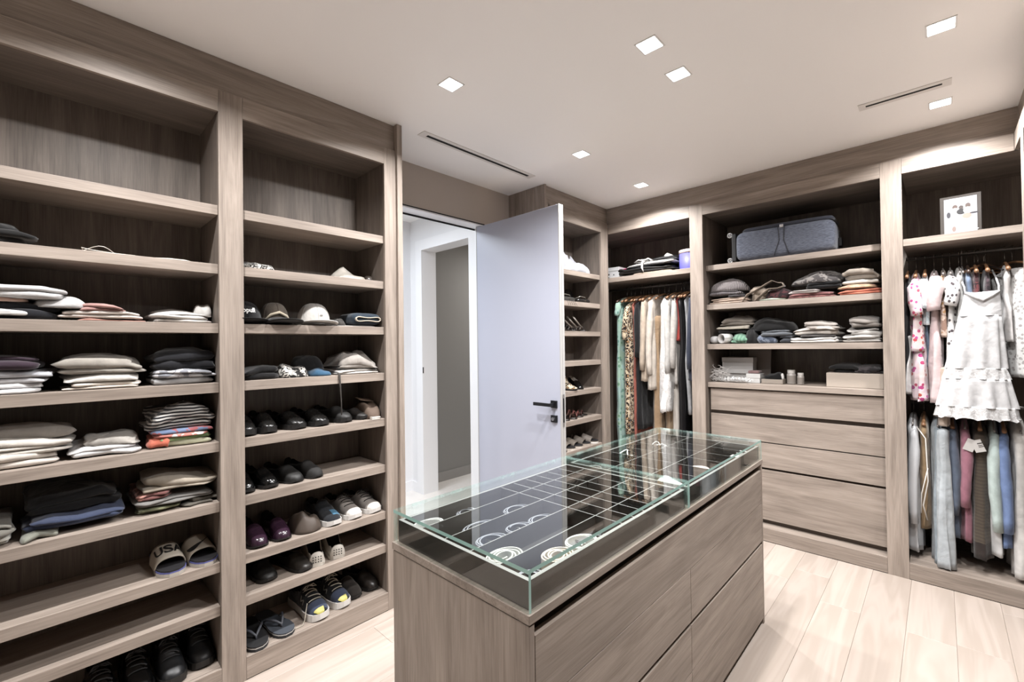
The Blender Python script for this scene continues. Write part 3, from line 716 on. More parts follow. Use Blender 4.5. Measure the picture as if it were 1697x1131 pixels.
FL('large pale grey sweatshirt sprawling over the black sweater', -.32, .075, 's3', .072, .118, P('#CCCACA'), 2, seed=9, group=G1, amp=.8, droop=.4)
crumple('folded_garment', 'pale grey sleeve sloping down towards the pink top', 'clothes', G1, P('#C6C4C4'), (FR-.10, .045, SHZ['s3']+.045), R(90), .15, .20, .045, seed=10, amp=.2, fine=.1)
FL('white crumpled shirt alone at the right of the third shelf', .305, .518, 's3', 0, .046, P('#DAD6D1'), 3, seed=11, amp=.6, group=G1)
crumple('folded_garment', 'bunched white collar against the upright, third shelf', 'clothes', G1, P('#D5D1CC'), (FR-.09, .485, SHZ['s3']+.03), R(90), .065, .12, .06, seed=12, amp=.5)

for i_, (a, b_, c) in enumerate([(0, .018, '#DDDCDD'), (.017, .036, '#E6E5E6'), (.035, .055, '#D2D2D6'), (.054, .080, '#BFC1C7')]):
    FL(['lowest white tee of the stack at the left of the fourth shelf', 'second white tee up, at the left of the fourth shelf', 'third white tee up with a dark line, fourth shelf', 'grey white tee on top of the white tee stack'][i_], -.30, .026-.012*(3-i_)*.6, 's4', a, b_, P(c), 1, seed=14+i_, group=G1)
FL('dark plum sweater on the stack of white tees', -.32, .004, 's4', .080, .130, P('#3A2A37'), 2, seed=19, group=G1)
FL('cream shirt at the bottom of the middle pile, fourth shelf', .045, .272, 's4', 0, .028, P('#E5DACD'), 2, seed=20, group=G1)
FL('off white folded shirt in the middle of the middle pile', .048, .262, 's4', .027, .060, P('#D8D3CB'), 1, seed=21, group=G1, amp=.6)
FL('grey beige long sleeve on top of the middle pile', .024, .286, 's4', .056, .105, P('#A39C92'), 2, seed=22, group=G1, amp=.5)
FL('pale grey tee at the bottom of the right pile, fourth shelf', .292, .515, 's4', 0, .028, P('#B9B9BA'), 1, seed=23, group=G1)
FL('grey and white printed tee under the black knit', .290, .517, 's4', .027, .060, P('#D4D4D8', '#8E9098', 'patch', .6), 2, seed=24, group=G1, amp=.5)
FL('black knit sweater on top of the right pile, fourth shelf', .300, .520, 's4', .058, .118, P('#1D1D22'), 2, seed=25, group=G1, amp=.5)

FL('cream linen trousers at the bottom left of the fifth shelf', -.32, .05, 's5', 0, .042, P('#D9CFC4'), 2, seed=27, group=G1)
FL('taupe white linen shirt on the cream trousers', -.30, .086, 's5', .040, .090, P('#D4CDC3'), 3, seed=28, amp=.6, group=G1)
FL('grey taupe top on the taupe white linen shirt', -.28, .07, 's5', .088, .122, P('#A39B92'), 1, seed=29, group=G1, depth=.2, front=-2.31)
FL('white sneaker-like rolled white shirt in the middle of the fifth shelf', .066, .278, 's5', 0, .034, P('#DAD9D9'), 2, seed=30, group=G1, amp=.6)['label'] = 'white loosely folded shirt in the middle of the fifth shelf'
FL('soft grey top on the loosely folded white shirt', .10, .262, 's5', .034, .068, P('#B0AAA2'), 1, seed=31, group=G1, depth=.19, front=-2.31, amp=.6)
FL('pale yellow tee at the bottom of the striped pile', .325, .517, 's5', 0, .020, P('#E0E2BE'), 1, seed=32, group=G1)
FL('orange tee corner at the bottom left of the striped pile', .290, .360, 's5', .003, .036, P('#D56B4E'), 1, seed=33, group=G1, front=-2.292, depth=.15)
FL('lime green tee in the striped pile', .318, .515, 's5', .020, .040, P('#A9CF8E'), 1, seed=34, group=G1)
FL('white and red trimmed tee in the striped pile', .315, .518, 's5', .038, .052, P('#C9786B', '#D9D4CE', 'patch', .4), 1, seed=35, group=G1)
FL('blue printed tee under the striped shirt', .300, .515, 's5', .051, .068, P('#6F83A6', '#A6575A', 'patch', .5), 1, seed=36, group=G1)
FL('black and white striped shirt on top of the bright pile', .278, .520, 's5', .067, .132, P('#1E1D20', '#C9C6C2', 'stripe_z', 1.25), 2, seed=37, group=G1, amp=.7)

FL('white trousers at the left end of the sixth shelf', -.30, -.072, 's6', 0, .035, P('#D6D3C9'), 2, seed=40, group=G1)
FL('olive grey top at the left end of the sixth shelf', -.31, -.07, 's6', .034, .085, P('#77736A'), 2, seed=41, group=G1)
FL('pale olive sleeve under the navy sweater', -.068, .03, 's6', 0, .022, P('#8C8D80'), 1, seed=42, group=G1)
FL('navy blue sweater folded long on the sixth shelf', -.058, .222, 's6', .020, .068, P('#3B4560'), 2, seed=43, group=G1, amp=.7)
FL('large black sweater behind and over the navy one', -.06, .215, 's6', .068, .130, P('#121113'), 2, seed=44, group=G1, front=-2.32, depth=.22, amp=.6)
FL('olive green tee at the bottom of the right pile, sixth shelf', .250, .40, 's6', 0, .026, P('#7D7F5E'), 2, seed=45, group=G1, front=-2.30)
FL('grey olive shorts beside the olive tee, sixth shelf', .402, .517, 's6', 0, .028, P('#6C665C'), 2, seed=46, group=G1)
FL('grey folded sweatpants in the right pile, sixth shelf', .234, .518, 's6', .028, .055, P('#86837F'), 2, seed=47, group=G1)
FL('coral pink tee with dark edge in the right pile', .240, .36, 's6', .054, .085, P('#C98F82', '#7A4C48', 'patch', .3), 2, seed=48, group=G1)
FL('beige soft shirt on top of the right pile, sixth shelf', .266, .520, 's6', .083, .122, P('#ADA190'), 2, seed=49, group=G1, amp=.7)

# far left section
G2 = 'small soft things on the far left shelving'
crumple('scarf', 'black and white patterned scarf in a heap on the second shelf', 'scarf', None, P('#C9C5BE', '#232120', 'patch', 1.6), (FR-.13, .71, SHZ['s2']), R(90), .17, .22, .052, seed=3, amp=.5)
crumple('pouch', 'silver drawstring pouch on the second shelf', 'pouch', None, flat('#B9B3AA', .35, .3, name='satin', bump=.3), (FR-.09, 1.17, SHZ['s2']), R(90), .19, .15, .040, seed=7, amp=.6, peaks=((-.03, 0, .9, .03),))
crumple('pouch', 'dark leather purse corner beside the silver pouch', 'pouch', None, leather('#3A332E'), (FR-.10, 1.283, SHZ['s2']), R(90), .055, .12, .045, seed=8, amp=.4)

def cap(label, y, s, mat, brim_mat, rz, tilt=0, x=-2.37, rad=.085, h=.112, brim=True, back=False, brim_down=False):
    r = thing('cap', label, 'cap', (x, y, SHZ[s]+.002), rz)
    mb = MB(); prof = []
    for k in range(9):
        a = PI/2*k/8; prof.append((rad*math.cos(a)**.7 if k < 8 else .002, .012+(h-.014)*math.sin(a)**1.0))
    mb.lathe([(rad*.97, .002)]+prof, n=28)
    V = [(x_, y_*1.15+.0*z_, z_*(1-.12*max(0, y_/rad))) for x_, y_, z_ in mb.v]
    mb.v = V; mb.obj('crown', mat, r, True)
    # six seams
    mb = MB()
    for q in range(6):
        a = q*PI/3+PI/6
        mb.tube([(p_[0]*math.cos(a)*1.012, p_[0]*math.sin(a)*1.15*1.012, p_[1]*1.006*(1-.12*max(0, math.sin(a)*p_[0]*1.15/rad))) for p_ in prof], .0009, 4)
    mb.obj('seam', mat, r, True)
    if brim:
        V = []; F = []; nn = 14
        for i in range(nn+1):
            u = -1+2*i/nn; a = u*R(62)
            for j in range(4):
                t = j/3; rr = rad*(1.0+.02)+t*.068*math.cos(u*1.2)**.6
                xx = math.sin(a)*rr*.98; yy = -math.cos(a)*rr*1.15; zz = .014-.016*t*0+.012*(1-u*u)*(.4+t)-.004
                V.append((xx, yy, zz)); 
        m = len(V); V += [(a_, b_, c_-.003) for a_, b_, c_ in V]
        for i in range(nn):
            for j in range(3):
                q = i*4+j; F += [(q, q+1, q+5, q+4), (m+q+4, m+q+5, m+q+1, m+q)]
            q = i*4+3; F.append((q, m+q, m+q+4, q+4))
        obj('brim', V, F, brim_mat, r, True)
    return r
c1 = cap('black cap with small white lettering on the third shelf', .655, 's3', P('#151415'), P('#171617'), R(90), x=-2.40, rad=.08, h=.115)
v, f_ = text_geo('gopuff', .030)
def on_crown(v, rad, h, u0=0, z0=.062):
    out = []
    for x_, y_, _ in v:
        a = (x_+u0)/rad; z = z0+y_
        k = max(.05, 1-((z-.012)/(h-.014))**2)**.5
        k = k**.7 if k > 0 else .1
        out.append((rad*k*math.sin(a)*1.03, -rad*k*math.cos(a)*1.15*1.03, z))
    return out
obj('lettering', on_crown(v, .08, .115, u0=-.0, z0=.066), f_, flat('#E8E6E2', .6), c1)
c2 = cap('taupe grey cap seen from behind with its strap', .80, 's3', P('#8A7F73'), P('#2A2724'), R(90), x=-2.42, rad=.068, h=.118, brim=False)
mb = MB(); mb.tube([(-.058, -.045, .020), (-.035, -.073, .050), (0, -.083, .062), (.035, -.073, .045), (.058, -.045, .022)], [.007, .008, .008, .008, .006], 8); mb.obj('strap', P('#B5A890'), c2, True)
c3 = cap('black low cap whose brim crosses the shelf in front of the taupe cap', .80, 's3', P('#1A1918'), P('#1E1C1B'), R(92), x=-2.345, rad=.062, h=.040)
c4 = cap('off white cap with its peak turned down on the third shelf', .985, 's3', P('#C9C4BE'), P('#E4E1DC'), R(84), x=-2.39, rad=.080, h=.122)
v, f_ = text_geo('-', .05); obj('patch', on_crown(v, .08, .122, u0=0.015, z0=.058), f_, flat('#6f6a66', .6), c4)
crumple('sock', 'dark bundled sock between the white cap and the beanie', 'sock', None, P('#3A3734'), (-2.36, 1.105, SHZ['s3']), R(90), .06, .12, .045, seed=5)
bn = thing('beanie', 'navy beanie folded with cream lining edges showing', 'hat', (-2.38, 1.238, SHZ['s3']+.008), R(90))
V, F = sup(0, 0, .036, .088, .10, .036, .6, .3); obj('knit', V, F, P('#2B3947'), bn, True)
def ribbon(P_, w, t, mat, name, par):
    V = []; F = []
    for i, (x_, z_) in enumerate(P_):
        a = P_[max(0, i-1)]; b_ = P_[min(len(P_)-1, i+1)]; dx, dz = b_[0]-a[0], b_[1]-a[1]; l = math.hypot(dx, dz) or 1; nx, nz_ = -dz/l*t/2, dx/l*t/2
        V += [(x_+nx, -w, z_+nz_), (x_-nx, -w, z_-nz_), (x_-nx, w, z_-nz_), (x_+nx, w, z_+nz_)]
    for i in range(len(P_)-1):
        for k in range(4): F.append((i*4+k, i*4+(k+1) % 4, i*4+4+(k+1) % 4, i*4+4+k))
    F += [(3, 2, 1, 0), tuple((len(P_)-1)*4+k for k in range(4))]
    return obj(name, V, F, mat, par, True)
o = ribbon([(.072*math.cos(2*PI*i/40), .034+(.017+.009*math.cos(4*PI*i/40))*math.sin(2*PI*i/40)) for i in range(41)], .006, .005, P('#D8C9B4'), 'lining', bn); o.location.y = -.102
FL('thin white paper sheet under the folded beanie', 1.06, 1.31, 's3', 0, .006, P('#CFCBC5'), 1, seed=61, depth=.18, cat='paper', name='paper_sheet', amp=.1)
FL('black knit sweater low at the left of the fourth shelf', .635, .80, 's4', 0, .05, P('#141315'), 2, seed=62, group=G2)
crumple('scarf', 'black and white print scarf beside the black knit', 'scarf', None, P('#D5D0C8', '#1E1C1C', 'patch', 1.2), (FR-.10, .865, SHZ['s4']), R(90), .15, .18, .062, seed=13, amp=.6)
crumple('folded_garment', 'black bundled top behind the blue cloth on the fourth shelf', 'clothes', G2, P('#131214'), (FR-.15, .965, SHZ['s4']+.030), R(90), .15, .16, .072, seed=14, amp=.4)
crumple('folded_garment', 'teal blue cloth bundled on the fourth shelf', 'clothes', G2, P('#2F5C7C'), (FR-.07, .995, SHZ['s4']), R(90), .12, .13, .038, seed=15, amp=.5)
FL('off white folded jeans at the right of the fourth shelf', 1.062, 1.310, 's4', 0, .030, P('#D9D4CE'), 2, seed=64, group=G2)
FL('grey taupe shirt peaked on the off white jeans', 1.075, 1.305, 's4', .028, .088, P('#A8A098'), 2, seed=65, group=G2, amp=1.0, droop=1.2)
mb = MB(); mb.tube([(-2.27, 1.06, SHZ['s4']+.012), (-2.252, 1.06, SHZ['s4']+.004), (-2.248, 1.060, SHZ['s4']-.03), (-2.249, 1.066, SHZ['s4']-.13), (-2.249, 1.068, SHZ['s4']-.205)], [.006, .006, .005, .0025, .003], 6)
tag(mb.obj('strap', P('#4A443F'), smooth=True), 'thin dark strap hanging over the edge of the fourth shelf', 'strap')

# ================================================================ SHOES
def interp(t, tab):
    for (a, va), (b_, vb) in zip(tab[:-1], tab[1:]):
        if t <= b_: 
            u = (t-a)/(b_-a); u = u*u*(3-2*u); return va+(vb-va)*u
    return tab[-1][1]
WT = [(0, .30), (.03, .58), (.08, .80), (.18, .97), (.30, 1.0), (.5, .84), (.7, .76), (.88, .76), (.96, .66), (1, .40)]
HT = {'sneaker': [(0, .22), (.04, .40), (.12, .50), (.25, .60), (.40, .84), (.52, 1.0), (.60, .98), (.75, .82), (.9, .95), (1, .85)],
      'loafer': [(0, .25), (.04, .48), (.12, .62), (.25, .74), (.38, .95), (.45, 1.0), (.6, .88), (.75, .84), (.92, 1.0), (1, .9)],
      'clog': [(0, .35), (.05, .62), (.15, .80), (.3, .95), (.42, 1.0), (.5, .9), (.7, .62), (.9, .80), (1, .72)],
      'boot': [(0, .12), (.06, .2), (.2, .27), (.4, .42), (.5, .7), (.6, 1.0), (.75, 1.0), (.9, 1.0), (1, .95)]}
OPEN = {'sneaker': (.56, .95), 'loafer': (.44, .95), 'clog': (.45, .95), 'boot': (.60, .97)}
def shoe(name, label, cat, loc, rz, L=.28, Wd=.10, Hh=.10, style='sneaker', up=None, sole=None, st=.022, lining=None, laces=None, toecap=None, group=None, heel=0, extra=None, foxing=None):
    r = thing(name, label, cat, loc, rz, group)
    tab = HT[style]; o0, o1 = OPEN[style]; ns, na = 30, 17; hw = Wd/2
    lift = lambda s: heel*max(0, min(1, (s-.25)/.5))
    def sec(s, k=1.0, dz=0):
        w = hw*max(interp(s, WT), .72 if style == 'clog' and s > .85 else 0)*.95*k; h = max(st+.006, Hh*interp(s, tab)*k)+dz; P_ = []
        for j in range(na):
            a = PI*j/(na-1)
            x = w*spow(math.cos(a), .75); z = st*.75+(h-st*.75)*max(0, math.sin(a))**.75
            P_.append([x, -L/2+s*L, z+lift(s)])
        return P_
    V = []; F = []; mi = []
    ss = [i/(ns-1) for i in range(ns)]
    for s in ss:
        P_ = sec(s)
        if o0 < s < o1:
            e = min(1, (s-o0)/.05, (o1-s)/.04)
            for j, p in enumerate(P_):
                a = PI*j/(na-1)
                if abs(math.cos(a)) < .62:
                    p[2] -= (p[2]-lift(s)-st*1.15)*.88*max(0, e)
        V += P_
    for i in range(ns-1):
        for j in range(na-1):
            F.append((i*na+j, i*na+j+1, (i+1)*na+j+1, (i+1)*na+j))
            s = (ss[i]+ss[i+1])/2; a = PI*(j+.5)/(na-1)
            mi.append(1 if (o0 < s < o1 and abs(math.cos(a)) < .72) else 0)
    F.append(tuple(range(na))[::-1]); mi.append(0); F.append(tuple((ns-1)*na+j for j in range(na))); mi.append(0)
    u = obj('upper', V, F, [up, lining or flat('#0E0D0D', .9)], r, True, midx=mi)
    # sole
    V = []; F = []; n2 = 26
    prof = [(s, hw*interp(s, WT)*1.05) for s in [k/(n2-1) for k in range(n2)]]
    ring = [(w, -L/2*1.015+s*L*1.015, s) for s, w in prof]+[(-w, -L/2*1.015+s*L*1.015, s) for s, w in prof[::-1]]
    spring = lambda s: .010*max(0, 1-s/.12)**2
    V = [(x, y, 0+spring(s)+lift(s)*0 if heel < .02 else (spring(s)+lift(s))) for x, y, s in ring]+[(x*1.0, y, st+lift(s)+spring(s)*.6) for x, y, s in ring]
    m = len(ring); F = [(k, (k+1) % m, m+(k+1) % m, m+k) for k in range(m)]
    for b0, rev in ((0, True), (m, False)):
        for k in range(n2-1):
            q = (b0+k, b0+k+1, b0+m-2-k, b0+m-1-k); F.append(q if not rev else q[::-1])
    obj('sole', V, F, sole, r, False)
    if heel >= .02:
        mb = MB(); mb.tube([(0, L*.42, 0), (0, L*.42, heel)], [.007, .018], 8); mb.obj('heel', sole, r, True)
    if toecap:
        V = []; F = []; k_ = 8
        for i in range(k_):
            V += [[p[0]*1.02, p[1]-.002, p[2]*1.02] for p in sec(.005+.14*i/(k_-1))]
        for i in range(k_-1):
            for j in range(na-1): F.append((i*na+j, i*na+j+1, (i+1)*na+j+1, (i+1)*na+j))
        F.append(tuple(range(na))[::-1]); obj('toe_cap', V, F, toecap, r, True)
    if laces:
        mb = MB()
        for q in range(5):
            s = .27+.055*q; P_ = sec(s, 1.0, .004)
            P2 = [P_[j] for j in range(5, 12)]
            if q % 2: P2 = [[p[0], p[1]+.012*(k-3)/3, p[2]] for k, p in enumerate(P2)]
            mb.tube(P2, .0024, 5)
        s = .50; z = Hh*interp(s, tab)
        for sg_ in (-1, 1):
            mb.tube([(0, -L/2+s*L-.01, z+.004), (sg_*.02, -L/2+s*L-.02, z+.012), (sg_*.032, -L/2+s*L-.028, z-.002), (sg_*.014, -L/2+s*L-.022, z+.002), (0, -L/2+s*L-.01, z+.004)], .0021, 5)
        mb.obj('laces', laces, r, True)
    if extra: extra(r, sec, L, hw)
    return r
BK, BKG, BKM = leather('#151413', .28), leather('#101010', .16), leather('#1A1918', .55)
SB = flat('#1B1A1A', .5); SW = flat('#E2DFDB', .5)
XS = -2.41  # shoe centres on the left shelves
GS = {k: 'shoes on the far left shelving' for k in ('a',)}['a']
def SL(label, y, s, dx=0, dy=0, rzd=0, **k):
    return shoe(k.pop('nm', 'shoe'), label, k.pop('cat', 'shoe'), (XS+dx, y+dy, SHZ[s]+.001), R(90+rzd), group=k.pop('group', GS), **k)
DR = dict(L=.27, Wd=.095, Hh=.085, style='loafer', up=BK, sole=SB, st=.016)
SL('black chunky shoe half hidden by the upright, fifth shelf', .642, 's5', rzd=0, **dict(DR, st=.028, Hh=.09))
SL('black chunky shoe second from the upright, fifth shelf', .735, 's5', **dict(DR, st=.028, Hh=.09, Wd=.085))
SL('black shoe with rubber sole turned right, fifth shelf, left one of the pair', .842, 's5', rzd=16, **dict(DR, st=.024, L=.275))
SL('black shoe with rubber sole, fifth shelf, right one of the pair', .962, 's5', rzd=12, **dict(DR, st=.024, L=.275))
SL('dull black wedge shoe, fifth shelf, left of the small dark one', 1.092, 's5', dx=-.005, rzd=14, **dict(DR, up=BKM, st=.022, L=.27, Wd=.09))
SL('dark grey low shoe beside the brown paper bag, fifth shelf', 1.200, 's5', dx=-.01, rzd=18, **dict(DR, up=leather('#2B2826', .45), st=.018, L=.25, Wd=.08, Hh=.06))
SL('glossy black shoe half hidden by the upright, sixth shelf', .640, 's6', **dict(DR, up=BKG, Wd=.08))
SL('glossy black dress shoe with bright toe, sixth shelf', .722, 's6', rzd=10, **dict(DR, up=BKG, Wd=.085))
SL('matte black suede slipper, sixth shelf, left one of the pair', .832, 's6', rzd=14, **dict(DR, up=BKM, Hh=.075, st=.008))
SL('matte black suede slipper, sixth shelf, right one of the pair', .932, 's6', rzd=14, **dict(DR, up=leather('#211F1E', .8), Hh=.08, st=.010, Wd=.085))
PU = leather('#33202F', .22)
SL('dark purple patent loafer, left one of the pair, seventh shelf', .690, 's7', rzd=0, **dict(DR, up=PU, L=.28, Wd=.09, Hh=.085, st=.010))
SL('dark purple patent loafer, right one of the pair, seventh shelf', .793, 's7', rzd=0, **dict(DR, up=PU, L=.28, Wd=.09, Hh=.085, st=.010))
crumple('pouch', 'brown grey leather pouch with a pointed flap, seventh shelf', 'pouch', None, leather('#4E433B', .6), (-2.36, .915, SHZ['s7']), R(90), .14, .19, .065, seed=23, amp=.7, fine=.45, peaks=((-.03, -.05, .5, .03),))
NV = P('#20242E'); 
def bluepanel(r, sec, L, hw):
    V = []; F = []; na = 17; k_ = 6
    for i in range(k_): V += [[p[0]*1.03, p[1], p[2]*1.015] for p in sec(.10+.16*i/(k_-1))[2:9]]
    n = 7
    for i in range(k_-1):
        for j in range(n-1): F.append((i*n+j, i*n+j+1, (i+1)*n+j+1, (i+1)*n+j))
    obj('side_panel', V, F, P('#3F7796'), r, True)
SL('black running shoe with blue side panel and white sole', 1.030, 's7', dx=.005, rzd=4, nm='sneaker', L=.29, Wd=.098, Hh=.105, up=P('#23262B'), sole=SW, st=.026, laces=None, extra=bluepanel)
GR = P('#8F8780'); TC = flat('#D9D4CE', .5)
SL('grey canvas sneaker with white toe cap, left one of the pair', 1.140, 's7', dx=.005, rzd=8, nm='sneaker', L=.28, Wd=.10, Hh=.10, up=GR, sole=SW, st=.024, laces=P('#2A2725'), toecap=TC)
SL('grey canvas sneaker with white toe cap, against the end panel', 1.250, 's7', dx=.005, rzd=12, nm='sneaker', L=.28, Wd=.10, Hh=.10, up=GR, sole=SW, st=.024, laces=P('#2A2725'), toecap=TC)
SL('dark low shoe in the shade beside the white clogs', .870, 's8', rzd=16, **dict(DR, up=leather('#2A2622', .4), Hh=.07, st=.014))
SL('nearly black shoe deep in the shade, eighth shelf', .730, 's8', dx=-.03, rzd=4, **dict(DR, up=BKM, Hh=.07))
def clogholes(r, sec, L, hw):
    mb = MB()
    for q in range(4):
        for w_ in range(3):
            x = (q-1.5)*.0125; z = .022+.0125*w_
            mb.tube([(x, L/2-.003, z), (x, L/2+.0012, z)], .0030, 8)
    mb.obj('vent_hole', M_SLOT, r)
CL = flat('#D8D2C8', .55, bump=.1)
SL('cream rubber clog heel outwards with vent holes, left one of the pair', .985, 's8', dx=-.01, rzd=180-14, nm='clog', L=.26, Wd=.105, Hh=.095, style='clog', up=CL, sole=CL, st=.016, extra=clogholes)
SL('cream rubber clog heel outwards with vent holes, right one of the pair', 1.090, 's8', dx=-.015, rzd=180-12, nm='clog', L=.26, Wd=.105, Hh=.095, style='clog', up=CL, sole=CL, st=.016, extra=clogholes)
def nb(r, sec, L, hw):
    # yellow toe bumper, blue-grey toe box, N mark
    V = []; F = []; k_ = 5
    for i in range(k_): V += [[p[0]*1.06, p[1]-.0045, p[2]*1.03+.001] for p in sec(.012+.075*i/(k_-1))[7:14]]
    for i in range(k_-1):
        for j in range(6): F.append((i*7+j, i*7+j+1, (i+1)*7+j+1, (i+1)*7+j))
    F.append(tuple(range(7))[::-1])
    obj('toe_bumper', V, F, flat('#B3AB58', .5), r, True)
    V = []; F = []; k_ = 7
    for i in range(k_): V += [[p[0]*1.015, p[1]-.001, p[2]*1.02] for p in sec(.05+.19*i/(k_-1))]
    for i in range(k_-1):
        for j in range(16): F.append((i*17+j, i*17+j+1, (i+1)*17+j+1, (i+1)*17+j))
    obj('toe_overlay', V, F, P('#3D465C'), r, True)
    v, f_ = text_geo('N', .055)
    out = []
    for x_, y_, _ in v:
        s = .42-(x_)/L*1.0; a_ = .52+ -y_*9.0; s = min(.6, max(.25, s)); P_ = sec(s)
        jf = max(0, min(15.999, (a_/PI)*16)); j = int(jf); u_ = jf-j; p0, p1 = P_[j], P_[j+1]
        out.append([-(p0[0]+(p1[0]-p0[0])*u_)*1.04, p0[1], (p0[2]+(p1[2]-p0[2])*u_)*1.02])
    obj('letter_mark', out, f_, flat('#B9B6AE', .4, .3), r)
NBU = P('#15161A')
SL('black running shoe with yellow toe bumper and untied lace, left one of the pair', .955, 'b', dx=.005, dy=-.005, rzd=6, nm='sneaker', L=.30, Wd=.108, Hh=.125, up=NBU, sole=SW, st=.034, laces=P('#C9C0AE'), extra=nb)
SL('black running shoe with yellow toe bumper, right one of the pair', 1.070, 'b', dx=-.012, rzd=10, nm='sneaker', L=.30, Wd=.100, Hh=.125, up=NBU, sole=SW, st=.034, laces=P('#C9C0AE'), extra=nb)
mb = MB(); zb_ = SHZ['b']+.003
mb.tube([(-2.30, .905, zb_+.09), (-2.29, .895, zb_+.06), (-2.288, .888, zb_+.02), (-2.283, .875, zb_), (-2.285, .84, zb_), (-2.29, .80, zb_+.001)], .0022, 6)
tag(mb.obj('lace', P('#C9C0AE'), smooth=True), 'loose cream lace trailing from the running shoe', 'lace')
SL('dark grey suede shoe right of the running shoes on the base', 1.160, 'b', dx=-.035, rzd=8, **dict(DR, up=P('#37322E'), L=.28, Wd=.09, Hh=.09, st=.018))
SL('dark brown shoe against the end panel on the base', 1.262, 'b', dx=-.04, rzd=10, **dict(DR, up=leather('#2B2623', .4), L=.28, Wd=.09, Hh=.085, st=.016))
def flipflop(label, y, dx, rzd, col, s='b', dz=0, edge='#C9C6C2'):
    r = thing('flip_flop', label, 'flip-flop', (XS+dx, y, SHZ[s]+.001+dz), R(90+rzd), 'flip-flops on the base of the far left shelving')
    L, hw = .28, .05
    def outl(z, k=1): 
        pr = [(s_, hw*interp(s_, WT)*k) for s_ in [q/23 for q in range(24)]]
        return [(w, -L/2+s_*L, z) for s_, w in pr]+[(-w, -L/2+s_*L, z) for s_, w in pr[::-1]]
    for nm, z0, z1, c, k in (('sole', 0, .012, '#2A2B2E', 1.0), ('edge_stripe', .0121, .016, edge, 1.0), ('footbed', .0161, .022, col, .985)):
        V = outl(z0, k)+outl(z1, k); m = 48; F = [(q, (q+1) % m, m+(q+1) % m, m+q) for q in range(m)]
        for q in range(23): F += [(q, m-1-q, m-2-q, q+1), (m+q, m+q+1, 2*m-2-q, 2*m-1-q)]
        obj(nm, V, F, flat(c, .7), r)
    mb = MB()
    for sg_ in (-1, 1): mb.tube([(0, -.075, .02), (0, -.070, .034), (sg_*.018, -.045, .048), (sg_*.038, .0, .046), (sg_*.042, .03, .022)], [.004, .005, .006, .0055, .004], 7)
    mb.obj('strap', flat('#5B5E66', .5), r, True)
    return r
flipflop('black flip-flop half hidden by the upright on the base', .685, .028, -6, '#1C1C1E', dz=.0)
flipflop('dark grey flip-flop on the base, right one of the pair', .782, .02, 8, '#454A52')

# near section: slides and black trainers
def slide(label, y, rzd, mark, strapc='#BDB4A6', loc=None, L=.285, hw=.052, footc='#5F63A0', name='slide_sandal', group=None, rz0=90, H_=.062, solec='#B9B2A8'):
    r = thing(name, label, 'slide sandal', loc or (-2.40, y, SHZ['s7']+.001), R(rz0+rzd), group)
    pr = [(s_, hw*interp(s_, WT)) for s_ in [q/23 for q in range(24)]]
    def outl(z, k=1): return [(w*k, -L/2+s_*L*1, z) for s_, w in pr]+[(-w*k, -L/2+s_*L, z) for s_, w in pr[::-1]]
    for nm, z0, z1, c, k in (('sole', 0, .014, solec, 1.0), ('midsole', .0141, .020, footc, 1.0), ('footbed', .0201, .027, '#1E1D20', .96)):
        V = outl(z0, k)+outl(z1, k); m = 48; F = [(q, (q+1) % m, m+(q+1) % m, m+q) for q in range(m)]
        for q in range(23): F += [(q, m-1-q, m-2-q, q+1), (m+q, m+q+1, 2*m-2-q, 2*m-1-q)]
        obj(nm, V, F, flat(c, .6), r)
    def sp(u, t, k=1.0):
        """u -1..1 across, t 0..1 front to back"""
        a = (u+1)/2*PI; y_ = -L*.30+t*L*.36+.012*(1-math.sin(a)); w = hw*1.02*k
        h = (H_+.030*t)*k
        return (-w*spow(math.cos(a), .8), y_, .012+(h-.012)*max(0, math.sin(a))**.7)
    V = []; F = []; nu, nt = 21, 8
    for k in (1.0, .93):
        for i in range(nt):
            for j in range(nu): V.append(sp(-1+2*j/(nu-1), i/(nt-1), k))
    o2 = nu*nt
    for i in range(nt-1):
        for j in range(nu-1):
            q = i*nu+j; F += [(q, q+1, q+nu+1, q+nu), (o2+q+nu, o2+q+nu+1, o2+q+1, o2+q)]
    for j in range(nu-1): F += [(j+1, j, o2+j, o2+j+1), ((nt-1)*nu+j, (nt-1)*nu+j+1, o2+(nt-1)*nu+j+1, o2+(nt-1)*nu+j)]
    st_ = obj('strap', V, F, flat(strapc, .55, bump=.15), r, True)
    if mark:
        if mark == 'swoosh':
            v = []; n = 14
            for i in range(n+1):
                t = i/n; x_ = -.042+.084*t; c_ = -.016*math.sin(PI*min(1, t*1.25)**.8)*(1 if t < .8 else 1)+.026*(t-.3)
                wd = .011*math.sin(PI*min(1, t*1.6+.08))**.8*(1-t)+.0015
                v += [(x_, c_+wd*.6, 0), (x_, c_-wd, 0)]
            f_ = [(2*i, 2*i+2, 2*i+3, 2*i+1) for i in range(n)][::1]
            f_ = [tuple(q[::-1]) for q in f_]
        else:
            v, f_ = text_geo(mark, .040)
        out = []
        for x_, y_, _ in v:
            p = sp(max(-.98, min(.98, x_*1.32/hw*.62)), .5+y_*16, 1.03); out.append(p)
        obj('printed_mark', out, f_, flat('#1B1918', .6), st_)
    return r
slide('left slide of a pair, beige strap lettered USA in black', .360, 2, 'USA')
slide('right slide of a pair, beige strap with a black curved tick mark', .468, 6, 'swoosh')
TR = leather('#1F2022', .4)
def tab(r, sec, L, hw):
    s = .50; z = .12
    box('reflective_tab', -.007, .007, -L/2+s*L-.022, -L/2+s*L-.019, .088, .122, flat('#B9D6E2', .3), r, rot=(R(-38), 0, 0))
